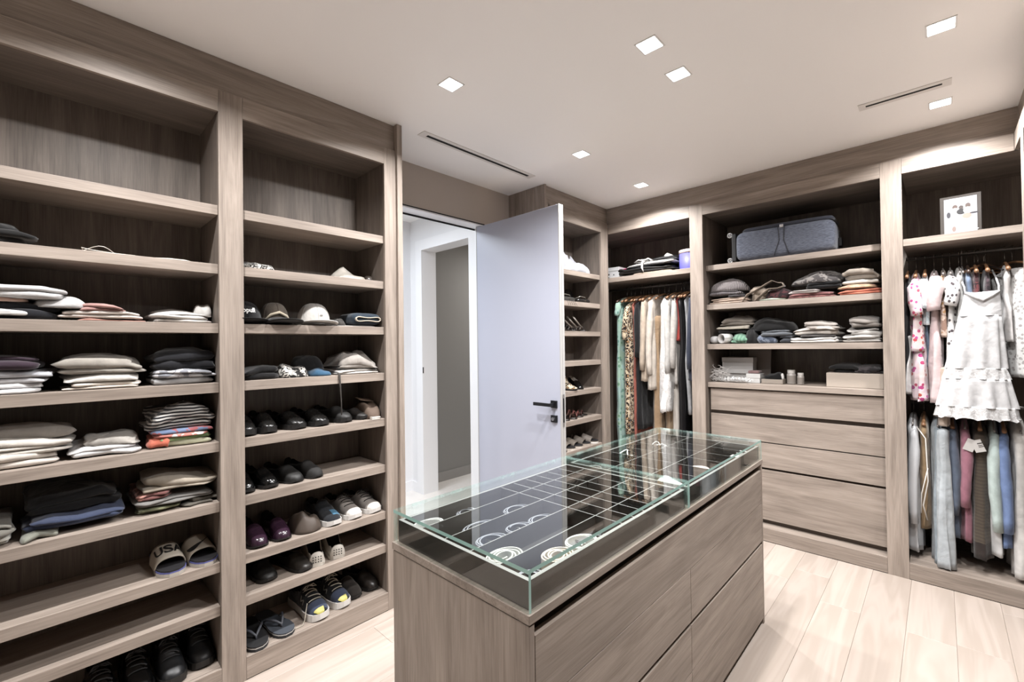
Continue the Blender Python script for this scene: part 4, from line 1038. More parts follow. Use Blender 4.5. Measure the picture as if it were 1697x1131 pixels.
for y, dx, lb in ((.470, -.03, 'black trainer with pale blue tab, against the upright on the base'), (.362, .0, 'black trainer with pale blue tab, second from the upright'), (.255, .0, 'black glossy trainer, third from the upright on the base'), (.150, .0, 'black glossy trainer, fourth from the upright on the base')):
    shoe('sneaker', lb, 'shoe', (XS+dx, y, SHZ['b']+.001), R(92), L=.29, Wd=.10, Hh=.13, up=TR if y > .3 else BKG, sole=SB, st=.03, laces=flat('#3A3B3E', .5), extra=tab if y > .3 else None, group='black trainers on the near base')
# paper bag on the fifth shelf
pb = thing('paper_bag', 'crumpled tan paper bag beside the last dark shoe', 'bag', (-2.36, 1.278, SHZ['s5']+.001), R(90))
crumple('bag_body', None, None, None, flat('#6B5A4E', .8, bump=.3), (0, .02, 0), 0, .10, .20, .085, seed=31, amp=.5, fine=.1, parent=pb)
mb = MB(); mb.box(-.035, .012, -.105, -.08, .0, .006); mb.box(-.03, .02, -.10, -.07, .008, .012); mb.obj('white_paper', flat('#D9D2CA', .7), pb)
box('flap', -.052, .036, .0, .06, .098, .101, flat('#8A7565', .7), pb, rot=(R(8), R(12), 0))

# ================================================================ CORNER SHELVING CONTENTS
ZC = dict(c1=2.100, c2=1.835, c3=1.580, c4=1.323, c5=1.070, c6=.820, c7=.562)
crumple('shopping_bag', 'crumpled white plastic bag on the top corner shelf', 'bag', None, flat('#B9BAC1', .5, name='white_plastic', bump=.6), (-2.41, 3.29, ZC['c1']+.001), R(90), .46, .24, .105, seed=41, amp=.7, fine=.6, peaks=((-.11, 0, 1.3, .05), (.05, .02, .9, .045)))
def purse(label, y, z, w, d, h, col, chain=True, sd=0):
    r = thing('handbag', label, 'handbag', (-2.37, y, z+.001), R(90))
    V, F = sup(0, 0, h/2, w/2, d/2, h/2, .5, .25); obj('bag_body', V, F, leather(col), r, True)
    box('clasp', -.012, .012, -d/2-.004, -d/2+.001, h*.45, h*.6, flat('#C9C2B4', .2, .9), r)
    if chain:
        mb = MB(); mb.tube([(-w*.4, -.02, h), (-w*.2, -.05, h+.02), (w*.1, -.06, h+.012), (w*.4, -.02, h)], .003, 6); mb.obj('strap', flat('#A9A49A', .3, .6), r, True)
    return r
purse('flat dark grey clutch with pale clasp on the second corner shelf', 3.13, ZC['c2'], .20, .14, .045, '#3B3A38')
purse('small black purse right of the grey clutch', 3.36, ZC['c2'], .20, .14, .040, '#201E1D')
crumple('handbag', 'black bow purse heaped behind the clutches', 'handbag', None, leather('#161516', .3), (-2.46, 3.30, ZC['c2']+.002), R(90), .22, .10, .10, seed=44, amp=.7)
mb = MB()
for k in range(5): mb.tube([(-2.275, 3.03+.022*k, ZC['c2']+.01), (-2.254, 3.04+.024*k, ZC['c2']+.003), (-2.252, 3.055+.03*k, ZC['c2']-.035)], .0012, 5)
tag(mb.obj('fringe', flat('#1a1817', .6)), 'thin dark strings hanging over the second corner shelf', 'strings')
def sandal(label, y, z, rzd, col, heel=.0, x=-2.40, straps=(.2, .34, .52), L=.25, sole='#2a2420', group='women shoes on the corner shelving'):
    r = thing('sandal', label, 'sandal', (x, y, z+.001), R(90+rzd), group)
    hw = .04; n = 20; lift = lambda s: heel*max(0, min(1, (s-.28)/.45))
    V = []; F = []
    for i in range(n):
        s = i/(n-1); w = hw*interp(s, WT)
        for dz in (0, .010): V += [(-w, -L/2+s*L, lift(s)+dz), (w, -L/2+s*L, lift(s)+dz)]
    for i in range(n-1):
        q = i*4; F += [(q, q+1, q+5, q+4), (q+2, q+6, q+7, q+3), (q, q+4, q+6, q+2), (q+1, q+3, q+7, q+5)]
    F += [(0, 2, 3, 1), ((n-1)*4, (n-1)*4+1, (n-1)*4+3, (n-1)*4+2)]
    obj('sole', V, F, leather(sole), r, True)
    if heel: 
        mb = MB(); mb.tube([(0, L*.43, 0), (0, L*.44, heel)], [.006, .014], 8); mb.obj('heel', leather(col), r, True)
    for s in straps:
        w = hw*interp(s, WT); mb = MB()
        mb.tube([(w*math.cos(PI*k/8), -L/2+s*L, lift(s)+.008+.036*math.sin(PI*k/8)) for k in range(9)], .006, 6)
        mb.obj('strap', leather(col), r, True)
    return r
for k, (y, lb, hl) in enumerate([(3.07, 'dark strappy heel lying leftmost on the third corner shelf', .07), (3.19, 'dark strappy heel with pale glint, middle of the third corner shelf', .08), (3.33, 'flat dark sandal, right on the third corner shelf', .0)]):
    o = sandal(lb, y, ZC['c3'], -20+14*k, '#4A4440', hl)
mb = MB(); P0 = (-2.33, 3.06)
for k in range(3): mb.tube([(-2.36+.02*k, 3.08+.06*k, ZC['c3']+.13), (-2.30+.01*k, 3.16+.06*k, ZC['c3']+.03)], .008, 6)
tag(mb.obj('shoe_straps', leather('#6B625A'), smooth=True), 'dark leather ankle straps leaning up on the third corner shelf', 'straps')
LEO = P('#D9C7A6', '#2A1F18', 'leopard', 1.6)
shoe('ankle_boot', 'leopard print ankle boot on the fifth corner shelf', 'boot', (-2.37, 3.14, ZC['c5']+.001), R(95), L=.24, Wd=.085, Hh=.15, style='boot', up=LEO, sole=SB, st=.012, heel=.03, group='women shoes on the corner shelving')
shoe('pump', 'black patent pump beside the leopard boot', 'shoe', (-2.38, 3.31, ZC['c5']+.001), R(60), L=.24, Wd=.08, Hh=.06, style='loafer', up=BKG, sole=SB, st=.008, heel=.05, lining=P('#CFC5B6'), group='women shoes on the corner shelving')
shoe('pump', 'second black pump standing behind the first', 'shoe', (-2.47, 3.17, ZC['c5']+.001), R(70), L=.24, Wd=.08, Hh=.06, style='loafer', up=BKG, sole=SB, st=.008, heel=.06, lining=P('#BDB3A5'), group='women shoes on the corner shelving')
sandal('dark sandal with broad straps, left on the sixth corner shelf', 3.06, ZC['c6'], 5, '#2C2625', .03)
sandal('brown sandal between the dark and the pink one', 3.16, ZC['c6'], 10, '#5A4238', .0)
sandal('dusty pink bowed sandal on the sixth corner shelf', 3.27, ZC['c6'], 20, '#A66B64', .02, x=-2.42)
sandal('black and pink sandal behind the pink bowed one', 3.36, ZC['c6'], 24, '#5E3A38', .0, x=-2.44)
for k, (y, lb, c, s_) in enumerate([(3.115, 'beige slide with black footbed, left of the two in front, seventh corner shelf', '#9B9186', '#E4DBD0'), (3.218, 'beige slide with black footbed, right of the two in front', '#9B9186', '#E4DBD0'),
                               (3.335, 'taupe slide with cut-out strap, seventh corner shelf', '#8F867D', '#BDB2A6'), (3.455, 'white soled slide at the right end of the seventh corner shelf', '#A39A92', '#F0EDE8')]):
    slide(lb, y, 6+5*k, None, strapc=c, loc=(-2.39, y, ZC['c7']+.001), footc='#8d8378', L=.25, hw=.045, group='women slides on the corner shelving', H_=.05, solec=s_)
sandal('nearly black sandal in the left shade of the seventh corner shelf', 3.02, ZC['c7'], 0, '#2B2523', 0)
sandal('strappy bronze sandal behind the beige slides', 3.10, ZC['c7'], 30, '#6B5A4D', .05, x=-2.50)
sandal('taupe sandal behind the taupe slide', 3.27, ZC['c7'], 30, '#8C8078', .03, x=-2.50)
sandal('grey sandal at the back right of the seventh corner shelf', 3.42, ZC['c7'], 24, '#857A72', .03, x=-2.50)

# ================================================================ BACK WARDROBE: SHELF THINGS
ZT1, ZS2, ZS3, ZK, Z3 = 2.091, 1.775, 1.455, 1.147, 2.091
def FBk(label, x0, x1, zs, z0, z1, mats, n=2, depth=.30, front=3.745, seed=0, amp=.35, droop=0, cat='clothes', name='folded_garment', group='folded clothes in the back wardrobe', yawd=0):
    return fold(name, label, cat, group, mats, ((x0+x1)/2, front+depth/2, zs+.0008), R(yawd), x1-x0, depth, z1-z0, n, seed, amp, droop, z0)
# left bay top shelf
zl = 2.087
wb = thing('shoe_box', 'white lidded box at the left of the top shelf', 'box', (-2.36, 3.93, zl+.001))
box('box_body', -.14, .14, -.11, .11, 0, .085, flat('#D9D9DA', .6), wb, .001); box('lid', -.144, .144, -.114, .114, .0852, .120, flat('#DFDFE0', .6), wb, .001)
for x_, z_, s in ((.03, .055, .008), (.085, .048, .006), (.03, .025, .005)): box('printed_mark', x_-s, x_+s, -.1112, -.1102, z_-s, z_+s, flat('#2B2A2C', .6), wb)
tag(box('folder', -2.20, -1.92, 3.80, 4.02, zl+.098, zl+.104, flat('#B8285F', .4), rot=(R(2), R(-8), 0)), 'magenta folder slanting over the dark garment bags', 'folder')
FBk('tan cardboard sleeve at the bottom of the dark pile', -2.06, -1.66, zl, 0, .020, P('#B39C88'), 1, seed=71, depth=.34, amp=.1, front=3.71)
fold('garment_bag', 'black garment bag folded on the left bay top shelf', 'bag', None, [leather('#171617', .5)], (-1.93, 3.90, zl+.0215), R(4), .56, .36, .05, 2, 72, .6, .3, 0)
fold('garment_bag', 'second black garment bag with pale edge on top of the first', 'bag', None, [leather('#1E1D1F', .5), P('#C9C6C2')], (-1.88, 3.90, zl+.072), R(-3), .50, .34, .035, 2, 73, .6, .4, 0)
fold('garment_bag', 'black padded pouch topmost on the garment bags', 'bag', None, [leather('#141314', .6)], (-1.80, 3.92, zl+.108), R(5), .30, .26, .045, 2, 74, .7, .4, 0)
rb = thing('ribbon', 'white ribbon tied over the black garment bags', 'ribbon', (-1.93, 3.76, zl))
mb = MB(); mb.tube([(0, .12, .135), (0, .02, .128), (.004, -.04, .105), (.010, -.055, .06), (.026, -.058, .02)], [.010, .011, .010, .009, .003], 6); mb.obj('tail', flat('#DAD8D6', .6), rb, True)
mb = MB(); mb.tube([(0, 0, .13), (-.05, .0, .142), (-.10, .01, .128), (-.05, .02, .124), (0, 0, .13)], .006, 6); mb.tube([(0, 0, .13), (.05, -.01, .14), (.085, .0, .122), (.04, .02, .118), (0, 0, .13)], .009, 6); mb.obj('bow', flat('#E2E0DE', .6), rb, True)
tag(box('tag_card', -2.0, -1.915, 3.83, 3.90, zl+.156, zl+.159, flat('#CFCFD0', .5), rot=(R(4), R(3), R(20))), 'pale square card lying on the garment bags', 'card')
crumple('tissue', 'white crumpled tissue on the right of the garment bags', 'tissue', None, flat('#E3E0DC', .7), (-1.76, 3.90, zl+.155), 0, .08, .06, .03, seed=77)
bb = thing('round_box', 'violet blue round box with pale pink lid', 'box', (-1.555, 3.87, zl+.001))
mb = MB(); mb.lathe([(.0, 0), (.084, 0), (.086, .004), (.086, .150)], n=36); mb.obj('box_body', flat('#6E6CC0', .5), bb, True)
mb = MB(); mb.lathe([(.088, .150), (.0885, .178), (.086, .181), (.0, .181)], n=36); mb.obj('lid', flat('#D3C1C3', .5), bb, True)
# middle bay: suitcase
sk = thing('suitcase', 'grey blue woven suitcase lying on its side on the top shelf', 'suitcase', (-.845, 3.98, ZT1+.001), R(2))
WV = P('#787E8E', '#565B6A', 'weave', 1.0)
V, F = sup(0, 0, .128, .325, .20, .124, .35, .22, 48, 17); obj('shell', V, F, WV, sk, True)
V, F = sup(.02, -.02, .247, .30, .17, .022, .5, .25, 40, 9); obj('front_pocket', V, F, P('#40434F'), sk, True)
for s, c_ in ((-1, -.035), (1, .035)):
    mb = MB(); mb.tube([(c_+s*.012*math.cos(PI*t/6) - s*.02*(1-abs(t-3)/3), -.2005+.002*0, .02+.036*t) for t in range(7)], .0028, 6); mb.obj('piping', flat('#1C1D24', .5), sk, True)
box('logo_badge', -.012, .012, -.196, -.186, .225, .248, flat('#D9D9DC', .3, .7), sk, .002)
box('base_frame', -.352, -.318, -.17, .17, .02, .238, flat('#17171A', .5), sk, .006)
box('grab_handle', .325, .345, -.03, .05, .06, .12, flat('#17171A', .5), sk, .004)
for z_, y_ in ((.030, -.155), (.232, -.155), (.030, .155), (.232, .155)):
    w_ = MB()
    w_.tube([(-.368+.017*math.cos(2*PI*i/20), y_, z_+.017*math.sin(2*PI*i/20)) for i in range(20)], .0042, 6, closed=True)
    for k in range(5): a = 2*PI*k/5+.3; w_.tube([(-.368, y_-.002, z_), (-.368+.016*math.cos(a), y_-.002, z_+.016*math.sin(a))], .0022, 5)
    w_.obj('wheel', flat('#DCDCDD', .4, .3), sk, True)
# second shelf
FBk('pink beige shirt under the striped knits at the left end', -1.355, -1.07, ZS2, 0, .048, P('#C6AE9C'), 3, seed=81)
FBk('dark grey cuff on the pink beige shirt', -1.19, -1.08, ZS2, .048, .068, P('#4A4548'), 1, seed=82, depth=.2)
FBk('lower black and grey striped knit at the left end', -1.36, -1.10, ZS2, .066, .105, P('#3C3739', '#8F878A', 'stripe_x', 1.6), 2, seed=83, amp=.6)
crumple('folded_garment', 'upper black and grey striped knit, bunched, at the left end', 'clothes', 'folded clothes in the back wardrobe', P('#4A4447', '#99908F', 'stripe_x', 1.7), (-1.225, 3.87, ZS2+.10), 0, .28, .26, .085, seed=84, amp=.35)
FBk('folded beige top behind the taupe strap', -1.08, -.88, ZS2, 0, .085, P('#B5A492'), 2, seed=85, front=3.80, depth=.24, amp=.5)
mb = MB(); 
V = []; F = []
def strapband(pts, w, t=.004):
    V = []; F = []
    for i, p in enumerate(pts):
        p = Vector(p); a = Vector(pts[max(0, i-1)]); b_ = Vector(pts[min(len(pts)-1, i+1)]); tt = (b_-a).normalized(); nrm = tt.cross(Vector((0, 1, 0))).normalized()
        s_ = Vector((0, 1, 0))*w/2
        V += [tuple(p+s_+nrm*t/2), tuple(p-s_+nrm*t/2), tuple(p-s_-nrm*t/2), tuple(p+s_-nrm*t/2)]
    for i in range(len(pts)-1):
        for k in range(4): F.append((i*4+k, i*4+(k+1) % 4, i*4+4+(k+1) % 4, i*4+4+k))
    F += [(3, 2, 1, 0), tuple((len(pts)-1)*4+k for k in range(4))]
    return V, F
V, F = strapband([(-1.10, 3.76, ZS2+.004), (-1.07, 3.765, ZS2+.06), (-1.02, 3.78, ZS2+.085), (-.95, 3.80, ZS2+.13), (-.91, 3.82, ZS2+.155), (-.87, 3.82, ZS2+.135), (-.84, 3.80, ZS2+.13), (-.825, 3.79, ZS2+.105), (-.86, 3.775, ZS2+.09), (-.92, 3.765, ZS2+.09), (-.97, 3.76, ZS2+.05), (-1.01, 3.752, ZS2+.004)], .06)
tag(obj('strap', V, F, P('#9C8C7C'), smooth=True), 'broad taupe fabric strap looping over the second shelf', 'strap')
FBk('pale green tee under the dark red bundle', -.99, -.80, ZS2, 0, .016, P('#CBD6C2'), 1, seed=86, amp=.2)
crumple('folded_garment', 'dark red patterned bundle right of the taupe strap', 'clothes', 'folded clothes in the back wardrobe', P('#5C3337', '#2E1F22', 'patch', .8), (-.86, 3.85, ZS2+.016), 0, .19, .18, .07, seed=87, amp=.5)
FBk('dusty pink top under the black one', -.80, -.50, ZS2, 0, .034, P('#A9716E', '#8E5C5C', 'patch', .6), 2, seed=88)
FBk('white top between the grey fur and the dusty pink one', -.80, -.60, ZS2, .034, .062, P('#D5CCC8'), 2, seed=89, amp=.5)
FBk('black folded top in the middle of the second shelf', -.70, -.485, ZS2, .060, .108, P('#141315'), 2, seed=90, amp=.4, front=3.75)
crumple('folded_garment', 'grey marbled velvet top on the black and white pile', 'clothes', 'folded clothes in the back wardrobe', P('#8A8480', '#4F4A4A', 'patch', .7), (-.64, 3.89, ZS2+.105), 0, .33, .28, .075, seed=91, amp=.4)
FBk('coral orange top at the bottom right of the second shelf', -.50, -.265, ZS2, 0, .040, P('#D9795C'), 2, seed=92)
FBk('peach and yellow top above the coral one', -.485, -.275, ZS2, .040, .072, P('#E3C79B', '#D9A98C', 'patch', .5), 2, seed=93, amp=.6)
FBk('off white top on the peach one', -.475, -.268, ZS2, .072, .098, P('#DAD3C9'), 1, seed=94, amp=.5)
FBk('tan knit top topmost at the right of the second shelf', -.48, -.266, ZS2, .096, .155, P('#A3978A'), 2, seed=95, amp=.8, droop=.5)
# third shelf
wr = thing('belt_roll', 'white belt rolled into a tube at the left end of the third shelf', 'belt', (-1.25, 3.80, ZS3+.042), 0)
o = ribbon([(.037*(1-.02*i/12)*math.cos(2*PI*i/20), .037*(1-.02*i/12)*math.sin(2*PI*i/20)) for i in range(46)], .045, .005, P('#DAD6D3'), 'band', wr); o.rotation_euler = (0, 0, R(-25))
V, F = sup(-.085, .01, -.008, .035, .04, .030, .8, .8); obj('band', V, F, P('#C9C7C7'), wr, True)
FBk('mint green ribbed top at the left of the third shelf', -1.205, -1.05, ZS3, 0, .062, P('#6F9A80', '#56806A', 'stripe_x', .6), 2, seed=101, amp=.7, droop=.4)
FBk('black top tilted under the cream one, third shelf', -1.32, -1.06, ZS3, .085, .115, P('#201E1E'), 1, seed=102, front=3.82, depth=.26)
FBk('cream folded edge above the green top', -1.32, -1.06, ZS3, .115, .145, P('#CFC5B4'), 1, seed=103, front=3.81, depth=.26)
FBk('grey brown knit top on the cream edge, left pile of the third shelf', -1.30, -1.03, ZS3, .144, .20, P('#837A70'), 2, seed=104, front=3.82, depth=.26, amp=.7)
FBk('grey speckled jeans under the left pile', -1.33, -1.21, ZS3, 0, .080, P('#5A5654'), 3, seed=105, front=3.87, depth=.2)
FBk('blue grey washed denim rolled at the bottom of the dark pile', -1.01, -.86, ZS3, 0, .050, P('#7C8698', '#4C5566', 'patch', .8), 1, seed=106, amp=.3)
FBk('dark grey jeans beside the washed denim', -.862, -.775, ZS3, 0, .058, P('#3A3C42'), 2, seed=107)
FBk('slate folded jeans above the washed denim', -.995, -.79, ZS3, .050, .092, P('#62666C'), 2, seed=108)
crumple('folded_garment', 'black fuzzy sweater heaped on the dark pile', 'clothes', 'folded clothes in the back wardrobe', P('#0F0E0F'), (-.92, 3.90, ZS3+.095), 0, .30, .27, .095, seed=109, amp=.35)
crumple('folded_garment', 'black sleeve slumping left of the dark pile', 'clothes', 'folded clothes in the back wardrobe', P('#131213'), (-1.055, 3.84, ZS3+.001), 0, .085, .2, .105, seed=110, amp=.4)
FBk('white jeans at the bottom of the white pile', -.80, -.505, ZS3, 0, .040, P('#DCD8D3'), 2, seed=111, amp=.4)
FBk('thin dark top between the whites', -.74, -.53, ZS3, .040, .056, P('#4A4644'), 1, seed=112)
FBk('off white jeans over the thin dark top', -.775, -.495, ZS3, .054, .095, P('#D4CBC1'), 2, seed=113, amp=.6)
FBk('taupe folded jeans on top of the white pile', -.72, -.505, ZS3, .093, .135, P('#B3AAA2'), 2, seed=114, amp=.5)
FBk('off white thin stack at the right end of the third shelf', -.48, -.266, ZS3, 0, .040, P('#CFCAC4'), 3, seed=115, amp=.5)
FBk('pale grey jeans on the thin stack', -.445, -.266, ZS3, .040, .100, P('#ABA6A1'), 2, seed=116, amp=.5)
FBk('grey brown jeans topmost at the right end of the third shelf', -.44, -.266, ZS3, .098, .158, P('#8F8780'), 2, seed=117, amp=.5)
# counter
def lidbox(label, x0, x1, y0, y1, z0, z1, lidh, col, lidc=None, bodyname='box_body'):
    r = thing('gift_box', label, 'box', ((x0+x1)/2, (y0+y1)/2, z0))
    w, d = (x1-x0)/2, (y1-y0)/2
    box(bodyname, -w+.003, w-.003, -d+.003, d-.003, 0, z1-z0-lidh, flat(col, .6), r, .001)
    box('lid', -w, w, -d, d, z1-z0-lidh+.0004, z1-z0, flat(lidc or col, .6), r, .001)
    return r
lidbox('low white box under the larger one on the counter', -1.30, -1.055, 3.95, 4.17, ZK+.001, ZK+.065, .02, '#CFCDCB')
lidbox('large white lidded box stacked at the left of the counter', -1.325, -1.085, 3.93, 4.17, ZK+.0655, ZK+.195, .038, '#D5D3D1')
lidbox('small white box stack right of the feathers', -1.11, -1.01, 3.83, 3.95, ZK+.001, ZK+.072, .034, '#D9D8D6')
tag(box('pouch', -1.10, -1.02, 3.84, 3.93, ZK+.073, ZK+.095, P('#8E6F6E'), None, .006), 'small dusty pink pouch on the small white boxes', 'pouch')
cd = thing('booklet', 'standing brown card with pale script on the counter', 'card', (-1.065, 4.03, ZK+.001), R(-6))
box('card_panel', -.085, .085, 0, .006, 0, .275, flat('#6E635B', .5), cd, rot=(R(-6), 0, 0))
v, f_ = text_geo('Thank you', .028); o = obj('lettering', [(x, -.0128+.0105*0, y) for x, y, _ in v], f_, flat('#A79C92', .5), cd); o.location = (0, -.004, .15); o.rotation_euler = (R(-6), 0, 0)
bpy.data.objects.remove(o)
mb = MB(); mb.box(-.045, .045, -.0060, -.0052, .118, .122); mb.box(-.03, .03, -.0065, -.0055, .105, .108); mb.tube([(0.01, -.0035, .19), (0.01, -.002, .20)], .005, 6); mb.obj('printed_mark', flat('#A79C92', .5), cd, rot=(R(-6), 0, 0))
tag(box('tray_box', -1.0, -.855, 3.82, 3.95, ZK+.001, ZK+.034, flat('#A3988D', .6), None, .002), 'low beige open box beside the small white boxes', 'box')
crumple('hair_clip', 'black velvet bow lying on the low beige box', 'bow', None, P('#131213'), (-.93, 3.885, ZK+.035), 0, .13, .09, .045, seed=121, amp=.6)
crumple('tissue', 'small white tissue beside the black bow', 'tissue', None, flat('#D9D6D2', .7), (-.868, 3.87, ZK+.035), 0, .025, .03, .045, seed=122)
ft = thing('feather_trim', 'fluffy white feather trim spilling over the counter edge', 'feathers', (-1.17, 3.78, ZK+.001))
mb = MB(); rf = random.Random(5)
for i in range(420):
    a = rf.uniform(0, 2*PI); l = rf.uniform(.03, .075); cx, cy = rf.gauss(0, .045), rf.gauss(0, .015)
    dz = rf.uniform(.2, 1.0); p0 = Vector((cx, cy, .012)); dd = Vector((math.cos(a), math.sin(a)*.5, dz)).normalized()
    p1 = p0+dd*l*.6; p2 = p1+Vector((math.cos(a)*.5, math.sin(a)*.3, -.25 if p1.z > .03 else .05))*l*.6
    p2.z = max(p2.z, .002); s_ = Vector((-math.sin(a), math.cos(a), 0))*.0011
    n0 = len(mb.v); mb.v += [tuple(p0-s_), tuple(p0+s_), tuple(p1+s_), tuple(p1-s_), tuple(p2)]; mb.f += [(n0, n0+1, n0+2, n0+3), (n0+3, n0+2, n0+4)]; mb.m += [0, 0]
o = mb.obj('plume', flat('#F0EFEE', .8), ft); o['kind'] = 'stuff'
ft2 = thing('feather_trim', 'sheer grey tulle bunched at the left end of the counter', 'tulle', (-1.30, 3.80, ZK+.001))
mb = MB()
for i in range(380):
    a = rf.uniform(0, 2*PI); b2 = rf.uniform(0, 1); l = rf.uniform(.02, .06); cx, cy = rf.gauss(0, .03), rf.gauss(0, .02); cz = abs(rf.gauss(.04, .03))+.01
    p0 = Vector((cx, cy, cz)); p1 = p0+Vector((math.cos(a), math.sin(a)*.4, rf.uniform(-.5, .9)))*l*.6; p1.z = max(.004, p1.z); p2 = p1+Vector((math.cos(a+1), 0, rf.uniform(-.6, .4)))*l*.5; p2.z = max(.002, p2.z)
    s_ = Vector((0, 0, .0016)); n0 = len(mb.v); mb.v += [tuple(p0-s_), tuple(p0+s_), tuple(p1+s_), tuple(p1-s_), tuple(p2)]; mb.f += [(n0, n0+1, n0+2, n0+3), (n0+3, n0+2, n0+4)]; mb.m += [0, 0]
mb.v = [(x, y, max(.001, z)) for x, y, z in mb.v]
o = mb.obj('plume', flat('#B9B4B0', .8), ft2); o['kind'] = 'stuff'
def jar(label, x, r_, h, col):
    t_ = thing('jar', label, 'jar', (x, 3.90, ZK+.001))
    mb = MB(); mb.lathe([(.0, 0), (r_*.95, 0), (r_, .004), (r_, h*.68), (r_*.78, h*.76), (r_*.78, h*.78)], n=24); mb.obj('jar_body', flat(col, .35), t_, True)
    mb = MB(); mb.lathe([(r_*.86, h*.78), (r_*.86, h*.985), (r_*.8, h), (0, h)], n=24); mb.obj('lid', flat('#CFCBC6', .4), t_)
    mb = MB(); mb.lathe([(r_*1.01, h*.12), (r_*1.01, h*.60)], n=24, cap=False); mb.obj('label_band', flat('#8F8780', .6), t_, True)
jar('larger frosted jar with grey lid on the counter', -.815, .030, .105, '#A49E98'); jar('smaller frosted jar right of the larger one', -.755, .023, .085, '#A9A29B')
bx = thing('storage_box', 'wide beige box at the right end of the counter', 'box', (-.425, 3.93, ZK+.001))
box('box_body', -.155, .155, -.14, .14, 0, .098, flat('#B5A99D', .6), bx, .002)
fold('folded_garment', 'black folded top on the wide beige box', 'clothes', None, [P('#161516')], (-.475, 3.93, ZK+.100), 0, .18, .22, .055, 2, 131, .3)
fold('folded_garment', 'dark mottled scarf on the wide beige box', 'scarf', None, [P('#4A4345', '#2A2628', 'patch', .8)], (-.345, 3.92, ZK+.100), 0, .15, .22, .040, 2, 132, .5)
# picture frame
pf = thing('picture_frame', 'clear acrylic framed photograph standing on the right bay shelf', 'picture', (.100, 3.80, Z3+.001), R(-3))
M_ACR = flat('#55514E', .12, 0, .8, name='smoky_acrylic')
box('frame_block', -.088, .088, 0, .022, 0, .242, M_ACR, pf, .002)
o = box('photo_print', -.070, .070, -.0022, -.0006, .018, .226, flat('#B4B5BB', .5), pf)
def flat_shape(name, pts, col, par, y=-.0026):
    return obj(name, [(a_, y, b_) for a_, b_ in pts], [tuple(range(len(pts)))], flat(col, .6), par)
mb = MB()
def ell(cx, cz, a, b_, y, n=12): return [(cx+a*math.cos(2*PI*k/n), y, cz+b_*math.sin(2*PI*k/n)) for k in range(n)]
pr_ = thing  # printed figures: flat marks on the print
items = [('#5B4A44', (-.018, .160, .008, .010)), ('#E3E0DE', (-.018, .135, .013, .020)), ('#C7AFA6', (-.020, .095, .007, .025)), ('#8C7A74', (-.022, .055, .006, .012)),
         ('#4A403D', (.003, .155, .007, .009)), ('#2B2A2C', (.003, .135, .014, .013)), ('#5B4C47', (.026, .160, .008, .011)), ('#DAD5D3', (.024, .138, .012, .015)),
         ('#B98F84', (.022, .112, .014, .012)), ('#C2A69C', (.020, .078, .006, .020)), ('#3B3A40', (-.040, .125, .006, .014)), ('#333136', (.046, .122, .013, .004)), ('#F4F4F4', (.045, .045, .014, .003))]
V = []; F = []; mi = []; mats_ = []
for k, (c_, (cx, cz, a_, b_)) in enumerate(items):
    n0 = len(V); V += ell(cx*1.25, .11+(cz-.11)*1.25, a_*1.45, b_*1.35, -.0024-.00003*k); F.append(tuple(range(n0, n0+12))); mi.append(k); mats_.append(flat(c_, .6))
obj('printed_figures', V, F, mats_, pf, midx=mi)

# ================================================================ HANGING CLOTHES
WOODH = flat('#9A7253', .4, name='hanger_wood', bump=.2); PLH = flat('#8C8784', .35, name='grey_plastic'); WIRE = flat('#B4B0AC', .25, .9); DKH = flat('#4B3A30', .4, name='dark_hanger_wood')
def hanger(label, x, zr, mat, yr=3.948, rz=0, w=.20, kind='wood', hook=.075):
    r = thing('hanger', label, 'hanger', (x, yr, zr), rz, 'hangers in the back wardrobe')
    mb = MB(); rr = .0165
    pts = [(0, -rr*math.cos(a), rr*math.sin(a)) for a in [R(-20+20*k) for k in range(10)]]
    pts = pts+[(0, rr*.6, -.018), (0, 0, -.036), (0, 0, -hook)]
    mb.tube(pts, .0018 if kind != 'thick' else .004, 6); mb.obj('hook', WIRE if kind != 'thick' else PLH, r, True)
    mb = MB(); t = .007 if kind == 'wood' else .0035
    n = 12; P_ = []
    for k in range(n+1):
        u = -1+2*k/n; P_.append((0, u*w, -hook-.006-.058*abs(u)**1.5))
    mb.tube(P_, [t*(1.0+.55*abs(-1+2*k/n)**3) for k in range(n+1)], 8); mb.obj('shoulder_bar', mat, r, True)
    if kind == 'wood':
        mb = MB(); mb.tube([(0, -w*.86, -hook-.056), (0, w*.86, -hook-.056)], .004, 6); mb.obj('trouser_bar', mat, r, True)
    return r
